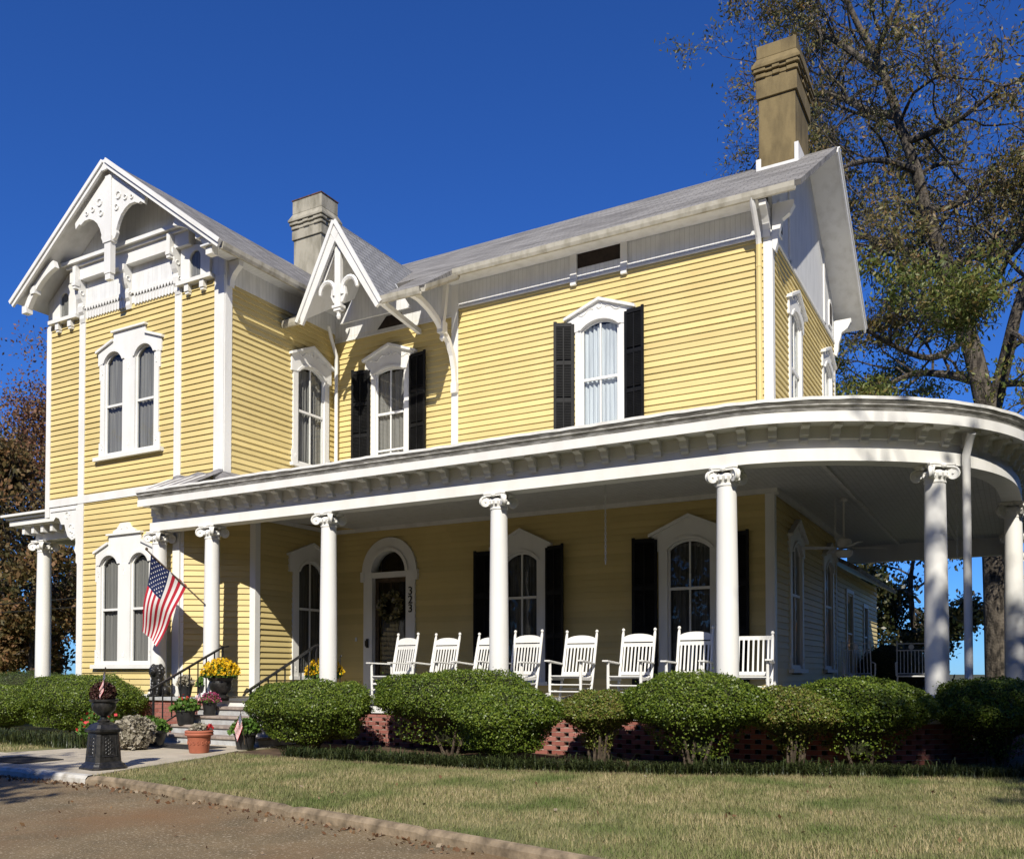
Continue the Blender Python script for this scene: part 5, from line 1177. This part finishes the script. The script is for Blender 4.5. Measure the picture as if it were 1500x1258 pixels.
# red flowering plant behind the pedestal
t = thing('red_flower_plant', 'leafy plant with red blossoms in the bed left of the pedestal', 'plant', (-13.4, 9.75, 0)); tuft(None, 700, .36, .62, .05, .055, 'herb', t, 'leaves', -13.4, 9.75, 1.3); tuft(None, 70, .34, .66, .12, .05, 'redpetal', t, 'blooms', -13.4, 9.75, 1.1)
# cast iron pedestal, urn and its plant
def sqring(mb, x, y, prof, n=4, rot=math.pi/4):
    P = []; k = len(prof)
    for r, z in prof:
        q = r*math.sqrt(2)
        for j in range(4):
            a = rot + j*math.pi/2
            for da in (-.13, .13): P.append((x + q*math.cos(a+da)*.985, y + q*math.sin(a+da)*.985, z))
    mb.add(P, [(i*8+j, i*8+(j+1) % 8, (i+1)*8+(j+1) % 8, (i+1)*8+j) for i in range(k-1) for j in range(8)] + [list(range(8))[::-1], [(k-1)*8+j for j in range(8)]])
px, py = -10.28, 7.55; prot = .62
t = thing('pedestal', 'black cast iron pedestal with flared base standing at the corner of the walk', 'pedestal', (px, py, 0))
b = MB(); sqring(b, px, py, [(r_*.76, z_) for r_, z_ in [(.275, 0), (.275, .03), (.25, .05), (.235, .075), (.215, .085), (.205, .10), (.175, .46), (.19, .475), (.215, .485), (.215, .51), (.18, .53), (.155, .57), (.09, .60)]], rot=prot); b.build('plinth', M['iron'], t)
b = MB()
for k in range(4):
    a = prot + math.pi/4 + k*math.pi/2; ex = Vector((math.cos(a), math.sin(a), 0)); sx = Vector((-math.sin(a), math.cos(a), 0)); c_ = Vector((px, py, .30)) + ex*.156
    fr_ = [c_ + sx*u + Vector((0, 0, z)) + ex*(-.09*(z)) for u, z in ((-.09, -.13), (.09, -.13), (.08, .13), (-.08, .13), (-.09, -.13))]; b.tube(fr_, .009, 5)
    for q in range(5):
        zc = -.09 + .045*q
        for s in (-1, 1): b.tube([c_ + sx*(s*(.03 + .022*math.cos(th))) + Vector((0, 0, zc + .022*math.sin(th))) + ex*(-.09*zc) for th in [i*.8 for i in range(8)]], .007, 4)
b.build('relief_panel', M['iron'], t)
t = thing('garden_urn', 'shallow black iron urn resting on the pedestal by the walk', 'urn', (px, py, .60)); b = MB()
b.lathe([(r_*.78, z_*.92) for r_, z_ in [(.09, 0), (.10, .02), (.055, .045), (.05, .08), (.11, .11), (.175, .17), (.19, .23), (.185, .27), (.225, .295), (.225, .32), (.19, .32)]], px, py, 26, z0=.60); b.build('bowl', M['iron'], t, smooth=True)
b = MB(); b.lathe([(.155, .27), (.155, .285)], px, py, 20, z0=.60); b.build('soil', M['soil'], t)
t = thing('maroon_plant', 'dome of maroon foliage growing in the pedestal urn', 'plant', (px-.03, py, .9)); U = np.random.normal(size=(2600, 3)); U /= np.linalg.norm(U, axis=1)[:, None]; k = .75 + .27*np.random.rand(2600)
cards('foliage', np.stack([px - .02 + .155*U[:, 0]*k, py + .155*U[:, 1]*k, .965 + .145*U[:, 2]*k], 1), .032, [M['dusk']], t, aspect=1.3)
small_flag('small American flag on a stick standing in the pedestal urn', px + .10, py - .08, .87, .42, .03, .1, (-.02, -.06, -.25))
# seated lion statue
def lion(x, y, z, s, rz):
    bm = bmesh.new()
    def ball(c_, r, sc_=(1, 1, 1)):
        mt_ = Matrix.Translation(Vector(c_)) @ Matrix.Diagonal((r*sc_[0], r*sc_[1], r*sc_[2], 1)); bmesh.ops.create_uvsphere(bm, u_segments=16, v_segments=10, radius=1, matrix=mt_)
    ball((0, .06, .24), .17, (.85, .95, 1.35)); ball((0, .16, .15), .18, (1.05, 1, .85)); ball((0, -.02, .38), .145, (1, .95, 1.1))
    ball((0, -.06, .56), .155, (1, .9, 1.08)); ball((0, -.04, .46), .155, (.95, .85, 1)); ball((0, -.15, .58), .095, (.95, .9, 1.05)); ball((0, -.225, .545), .055, (1, .9, .75)); ball((0, -.27, .565), .022)
    for q in (-1, 1):
        ball((q*.085, -.13, .685), .032); ball((q*.04, -.225, .615), .017)
        for i in range(6): ball((q*.075*(1-.03*i), -.10 - .015*i, .36 - .065*i), .05 - .003*i)
        ball((q*.075, -.22, .03), .055, (.9, 1.4, .65)); ball((q*.16, .10, .14), .105, (.7, 1.3, 1)); ball((q*.18, -.06, .03), .052, (.8, 1.8, .65))
        for i in range(5): a = .6 + i*.55; ball((q*.15*math.sin(a), -.06, .57 + .15*math.cos(a)), .05); ball((q*.12*math.sin(a+.2), -.13, .55 + .12*math.cos(a+.2)), .036)
    for i in range(4): ball((.1 + .06*i, .26 - .05*i, .04), .028)
    me = bpy.data.meshes.new('lion_statue'); bm.to_mesh(me); bm.free(); me.materials.append(M['iron']); o = bpy.data.objects.new('lion_statue', me); C.objects.link(o)
    rm = o.modifiers.new('remesh', 'REMESH'); rm.mode = 'VOXEL'; rm.voxel_size = .014; rm.use_smooth_shade = True
    o.location = (x, y, z); o.scale = (s, s, s); o.rotation_euler = (0, 0, rz); return o
tag(lion(-14.95, 12.20, FL, .88, .35), 'black seated lion statue facing the street on the cheek wall left of the steps', 'statue')
# filigree iron ornament behind the shrubs by the cheek wall
b = MB()
for i in range(6):
    for j in range(4):
        cx_, cz_ = -15.75 + .10*i, .12 + .11*j; b.tube([(cx_ + .045*math.cos(a), 11.62, cz_ + .045*math.sin(a)) for a in [q*.7 for q in range(10)]], .009, 4)
b.bar((-15.82, 11.62, 0), (-15.82, 11.62, .56), .02, .02); b.bar((-15.2, 11.62, 0), (-15.2, 11.62, .56), .02, .02); b.bar((-15.82, 11.62, .56), (-15.2, 11.62, .56), .02, .02); tag(b.build('iron_trellis', M['grey_metal'], None), 'small pale scrolled metal trellis between the bay shrub and the cheek wall', 'trellis')
# ================================================================== TREES
def grow(mb, p0, d0, L, r, depth, rnd, tips, up=.15, wander=.28, split=(2, 3), shrink=.72, droop=0, nseg=5, segs=6, tipdepth=1):
    p = Vector(p0); d = Vector(d0).normalized(); path = [p.copy()]; rad = [r]
    for i in range(nseg):
        d = (d + Vector((rnd.gauss(0, wander), rnd.gauss(0, wander), rnd.gauss(0, wander) + up - droop)) * .5).normalized(); p = p + d * (L/nseg); path.append(p.copy()); rad.append(max(.004, r*(1 - (1-shrink*.9)*(i+1)/nseg)))
        if depth <= tipdepth: tips.append((p.copy(), d.copy()))
        if depth > 0 and i > 0 and rnd.random() < .55:
            a = rnd.random()*6.283; s = d.orthogonal().normalized(); s2 = d.cross(s); dd = (d*rnd.uniform(.4, .9) + (s*math.cos(a) + s2*math.sin(a))*rnd.uniform(.6, 1)).normalized()
            grow(mb, p, dd, L*rnd.uniform(.45, .7), rad[-1]*.55, depth-1, rnd, tips, up, wander, split, shrink, droop, nseg, max(4, segs-1), tipdepth)
    mb.tube(path, rad, segs, cap=False)
    if depth > 0:
        for k in range(rnd.randint(*split)):
            a = rnd.random()*6.283; s = d.orthogonal().normalized(); s2 = d.cross(s); dd = (d + (s*math.cos(a) + s2*math.sin(a))*rnd.uniform(.45, .9)).normalized()
            grow(mb, p, dd, L*rnd.uniform(.6, .8), rad[-1]*.8, depth-1, rnd, tips, up, wander, split, shrink, droop, nseg, max(4, segs-1), tipdepth)
def leaves(tips, per, spread, size, m, parent, rnd, name='crown', keep=1.0, aspect=1.8, up=-.4, clump=0):
    P = []
    for p, d in tips:
        k = keep
        if clump: k = keep * (1 if (math.sin(p.x*clump*1.3+1)+math.sin(p.y*clump+2)+math.sin(p.z*clump*1.1)) > -.1 else .10)
        for i in range(per):
            if rnd.random() < k: P.append((p.x + rnd.gauss(0, spread), p.y + rnd.gauss(0, spread), p.z + rnd.gauss(0, spread*.8) - spread*.3))
    return cards(name, np.array(P), size, m, parent, aspect=aspect, up=up)
STEM = []
def limb(mb, pts, r0, r1, rnd, tips, side=9, depth=2, L=2.6, n=8, segs=8, droop=.05, t0=.2, main=False):
    if STEM and not main: pts = [min(STEM, key=lambda s: (s-pts[0]).length)] + list(pts[1:])
    C_ = catmull(pts, n); STEM.extend(C_); k = len(C_); rad = [r0 + (r1-r0)*(i/(k-1)) for i in range(k)]; mb.tube(C_, rad, segs, cap=False)
    for q in range(side):
        i = int(k*(t0 + (1-t0)*(q+rnd.random())/side)); i = min(i, k-2); d = (C_[i+1]-C_[i]).normalized(); a = rnd.random()*6.283; s = d.orthogonal().normalized(); s2 = d.cross(s)
        dd = (d*.5 + (s*math.cos(a)+s2*math.sin(a))).normalized(); grow(mb, C_[i], dd, L*rnd.uniform(.6, 1.1), rad[i]*.42, depth+1, rnd, tips, up=.08, droop=droop, wander=.45, nseg=4)
    grow(mb, C_[-1], (C_[-1]-C_[-2]), L*.8, r1, depth, rnd, tips, up=.08, droop=droop, wander=.45)
# the tall pecan behind the side porch
D0 = Vector((-.60, 27.2, 0)); fx, fy = -.4905, .8714; rx_, ry_ = .8714, .4905
def im(x, y, dd=0):      # metres: picture column and row taken to the tree's own distance, plus depth dd
    D = (24 + dd)*1.15; return Vector(((x-750)/1320*D*rx_ + D*fx, (x-750)/1320*D*ry_ + D*fy, 1.25 + (983-y)/1320*D))
rnd = random.Random(11)
t = thing('pecan_tree', 'tall thinly leaved pecan tree behind the right side of the house', 'tree', im(1468, 1040))
tk = MB(); tips = []
base_ = im(1470, 1045); tk.tube(catmull([im(1472, 1052), im(1466, 1020), im(1464, 900), im(1462, 820), im(1458, 700), im(1455, 620), im(1452, 585)], 5), [.55]*3 + [.44 - .003*i for i in range(28)], 14)
limb(tk, [im(1449, 592), im(1428, 500, .3), im(1404, 430, .4), im(1392, 380, .4), im(1366, 310, .6), im(1350, 240, .6), im(1330, 180, .8), im(1300, 85, .9), im(1268, 25, 1), im(1240, -40, 1)], .30, .07, rnd, tips, 16, 2, 2.6, segs=12, t0=.12, main=True)
limb(tk, [im(1460, 596), im(1480, 520, -.5), im(1500, 440, -1), im(1540, 330, -1.2), im(1570, 200, -1.2)], .25, .08, rnd, tips, 9, 2, 2.8, segs=10, main=True)
limb(tk, [im(1408, 440, .3), im(1370, 385, 1), im(1320, 355, 1.6), im(1270, 340, 2.2), im(1225, 350, 2.6)], .17, .05, rnd, tips, 8, 2, 2.0)
limb(tk, [im(1340, 235, .5), im(1300, 225, -.3), im(1262, 228, -1), im(1234, 240, -1.5)], .12, .04, rnd, tips, 6, 2, 1.7)
limb(tk, [im(1315, 165, .8), im(1280, 150, 1.6), im(1240, 130, 2.2), im(1205, 125, 2.6), im(1170, 150, 3.2), im(1145, 190, 3.6)], .14, .04, rnd, tips, 10, 2, 2.1)
limb(tk, [im(1335, 200, .7), im(1380, 180, 0), im(1420, 160, -.8), im(1470, 120, -1.6)], .13, .04, rnd, tips, 7, 2, 2.1)
limb(tk, [im(1290, 70, .9), im(1310, 20, 0), im(1340, -40, -.6)], .12, .04, rnd, tips, 5, 2, 2.0)
limb(tk, [im(1290, 100, .9), im(1240, 50, 1.6), im(1215, 35, 2.2), im(1200, 20, 3)], .12, .04, rnd, tips, 8, 2, 2.1)
limb(tk, [im(1440, 560, .2), im(1390, 545, 1), im(1340, 545, 1.8), im(1290, 570, 2.4), im(1250, 600, 3)], .15, .04, rnd, tips, 8, 2, 2.0)
limb(tk, [im(1425, 490, .2), im(1370, 520, -1), im(1310, 500, -1.8), im(1262, 470, -2.4)], .12, .04, rnd, tips, 8, 2, 1.9)
limb(tk, [im(1470, 560, -.6), im(1510, 560, -1.5), im(1550, 580, -2)], .12, .04, rnd, tips, 5, 2, 2.0)
limb(tk, [im(1365, 300, .6), im(1410, 290, 1.4), im(1450, 250, 2.2), im(1490, 230, 3)], .12, .04, rnd, tips, 7, 2, 2.0)
limb(tk, [im(1395, 385, .4), im(1430, 370, 1.6), im(1470, 390, 2.6)], .11, .04, rnd, tips, 6, 2, 2.0)
tk.build('trunk', M['bark'], t, smooth=True)
upper = [q for q in tips if q[0].z > 12.2]; lower = [q for q in tips if q[0].z <= 12.2]
leaves(upper, 4, .16, .052, [M['pecan']], t, rnd, keep=.9, clump=1.5, aspect=2.8, up=-.8); leaves(lower, 9, .20, .056, [M['pecan_green']], t, rnd, keep=.95, clump=1.2, aspect=2.6, up=-.7)
def tree(label, x, y, z0, h, spread, m, size, per, seed, kind='tree', trunk=.3, keep=1.0, up=.1, depth=3, group=None, name='tree', low=.28, clump=.5):
    rnd = random.Random(seed); t = thing(name, label, kind, (x, y, z0), 0, group); mb = MB(); tips = []
    L = h*low; top = Vector((x + rnd.gauss(0, .02*h), y, z0 + h*.85)); mb.tube(catmull([(x, y, z0-.2), (x + rnd.gauss(0, .1), y, z0 + L), (x + rnd.gauss(0, .3), y + rnd.gauss(0, .2), z0 + h*.55), top], 4), [trunk - trunk*.07*i for i in range(13)], 8, cap=False)
    for q in range(15):
        f = low*.75 + (.9-low*.75)*q/14; a = q*2.4 + rnd.random(); wv = spread*(math.sin(math.pi*min(1, (f-low*.6)/(1.06-low*.6)))**.6)
        d = Vector((math.cos(a), math.sin(a), .35 + .5*f)); grow(mb, (x + rnd.gauss(0, .05), y, z0 + h*f), d, wv*.62, trunk*(1.05-f)*.5, depth-1, rnd, tips, up=up, wander=.5, nseg=4)
    mb.build('trunk', M['bark'], t, smooth=True); leaves(tips, per, h*.035, size, [M[m]], t, rnd, keep=keep, clump=clump); return t
# evergreen seen through the side porch, dark far trees
tree('dark broad evergreen tree seen through the side porch left of the corner column', -3.45, 38.5, -.2, 8.4, 2.3, 'magnolia', .11, 22, 21, name='evergreen_tree', low=.12, trunk=.22)
tree('small russet tree far beyond the side porch near the mast', 3.3, 70, 0, 5.2, 4.5, 'rust', .3, 6, 22, low=.15)
tree('low distant tree near the pecan trunk', 8.5, 95, 0, 6.0, 6, 'brown', .4, 6, 23, low=.12)
T_ = [('tall bare russet tree rising behind the left edge of the house', -46.5, 33, 22.5, 4.2, 'rust', .10, 60, .9, 'rust'),
      ('brown leaved tree low at the left picture edge', -47.5, 24, 12.6, 5.5, 'brown', .14, 26, .8, ''),
      ('brown and olive tree behind the left porch column', -43, 27.5, 11.5, 4.6, 'brown', .14, 34, .9, ''),
      ('olive tree between the left porch and the russet tree', -40.5, 30.5, 14.0, 4.4, 'brown', .13, 26, .8, ''),
      ('dense brown tree farthest left beyond the hedge', -53, 24, 9.5, 6, 'brown', .15, 34, .9, ''),
      ('tree in brown autumn leaf directly left of the bay wall', -37.5, 33.5, 10.5, 4.5, 'brown', .14, 34, .9, ''),
      ('dense olive tree filling the gap between the left porch column and the bay wall', -45.5, 29.5, 9.5, 4.6, 'dkgreen', .15, 34, 1, ''),
      ('pale brown tree behind the others at far left', -58, 33, 15.5, 6.5, 'brown', .16, 24, .7, '')]
for i, (lb, x, y, h, s, m, sz, per, kp, _) in enumerate(T_):
    tree(lb, x, y, -.2, h, s, m, sz, per, 40+i, keep=kp, low=.18 if m != 'rust' else .3, trunk=.25, group='trees beyond the left lawn')
w = MB(); 
for k, (z, y) in enumerate(((9.4, 24), (4.6, 24), (4.25, 24.2))): w.tube([(-70 + 4*i, y, z - .9*math.sin(math.pi*i/12)*.4) for i in range(13)], .022, 4)
for xp in (-69.5,): w.box(xp-.12, xp+.12, 23.9, 24.3, -.2, 10)
tag(w.build('power_line', M['plastic'], None), 'thin dark power lines crossing in front of the left trees', 'power line')
# far radio mast and stone pier beyond the side porch
mst = MB(); mx_, my_ = 5.0, 88.0
for a in range(3): mst.tube([(mx_ + .35*math.cos(a*2.09), my_ + .35*math.sin(a*2.09), 0), (mx_ + .08*math.cos(a*2.09), my_ + .08*math.sin(a*2.09), 13)], .05, 4)
for i in range(20): z = i*.65; r = .35 - .27*z/13; mst.tube([(mx_ + r*math.cos(a*2.09), my_ + r*math.sin(a*2.09), z + .2*a) for a in range(4)], .03, 3)
tag(mst.build('radio_mast', M['grey_metal'], None), 'thin lattice radio mast against the sky beside the pecan trunk', 'mast')
# street tree behind the viewer on the right whose crown shades the round corner of the porch
def shade_tree(label, c0, r, z0, z1, n, seed, m='pecan_green'):
    rnd = random.Random(seed); t = thing('street_tree', label, 'tree', (c0[0], c0[1], -.2), 0, 'street trees behind the viewer'); mb = MB(); tips = []
    mb.tube([(c0[0], c0[1], -.2), (c0[0]+.2, c0[1], z0*.6), (c0[0], c0[1], z0), (c0[0], c0[1], z1*.9)], [.35, .3, .26, .06], 8)
    for q in range(n):
        f = q/n; a = q*2.4; grow(mb, (c0[0], c0[1], z0 + (z1-z0)*f*.85), (math.cos(a), math.sin(a), .5), r*rnd.uniform(.5, .75)*(1-.35*f), .09, 2, rnd, tips, wander=.5, nseg=4)
    mb.build('trunk', M['bark'], t); leaves(tips, 8, .3, .14, [M[m]], t, rnd, keep=.85, clump=.7); return t
shade_tree('leafy street tree standing right of the viewer', (6.5, 1.0), 4.0, 8.2, 15.0, 22, 77)
shade_tree('added unseen street tree farther right, shading the right lawn', (10.5, 5.0), 4.6, 7.0, 14.5, 20, 79)  # added out of view to shade the lawn beside the side porch
shade_tree('leafy street tree standing left of the viewer', (-7.0, -4.9), 2.2, 6.4, 9.6, 16, 78)
tree('added unseen broad evergreen outside the right edge, blocking sky from the side porch', 8.2, 19.5, -.2, 15.0, 4.6, 'magnolia', .2, 14, 91, name='evergreen_tree', low=.08, trunk=.25)  # added out of view to keep sky light off the side porch
tree('added unseen bushy evergreen farther back outside the right edge, blocking sky', 7.6, 27.0, -.2, 13.0, 4.2, 'magnolia', .2, 12, 92, name='evergreen_tree', low=.08, trunk=.25)  # added out of view, a second sky blocker for the side porch
tree('added unseen evergreen nearest the round corner, darkening the side porch', 7.6, 13.0, -.2, 12.5, 4.0, 'magnolia', .2, 14, 93, name='evergreen_tree', low=.08, trunk=.25)  # added out of view to darken the porch near the round corner
# unseen wood added behind the viewer and off right to cut low sky light
P_ = np.random.rand(26000, 3)*np.array([130, 9, 25]) + np.array([-80, -36, -.2]); Q_ = np.random.rand(9000, 3)*np.array([9, 60, 18]) + np.array([24, -30, -.2]); P_ = np.concatenate([P_, Q_]); hgt = 19 + 3*np.sin(P_[:, 0]*.35 + P_[:, 1]*.2) + 2*np.sin(P_[:, 0]*.9); P_ = P_[P_[:, 2] < hgt]
tag(cards('sky_blocking_wood', P_, 1.0, [M['dkgreen']], None, aspect=1.2), kind='stuff')
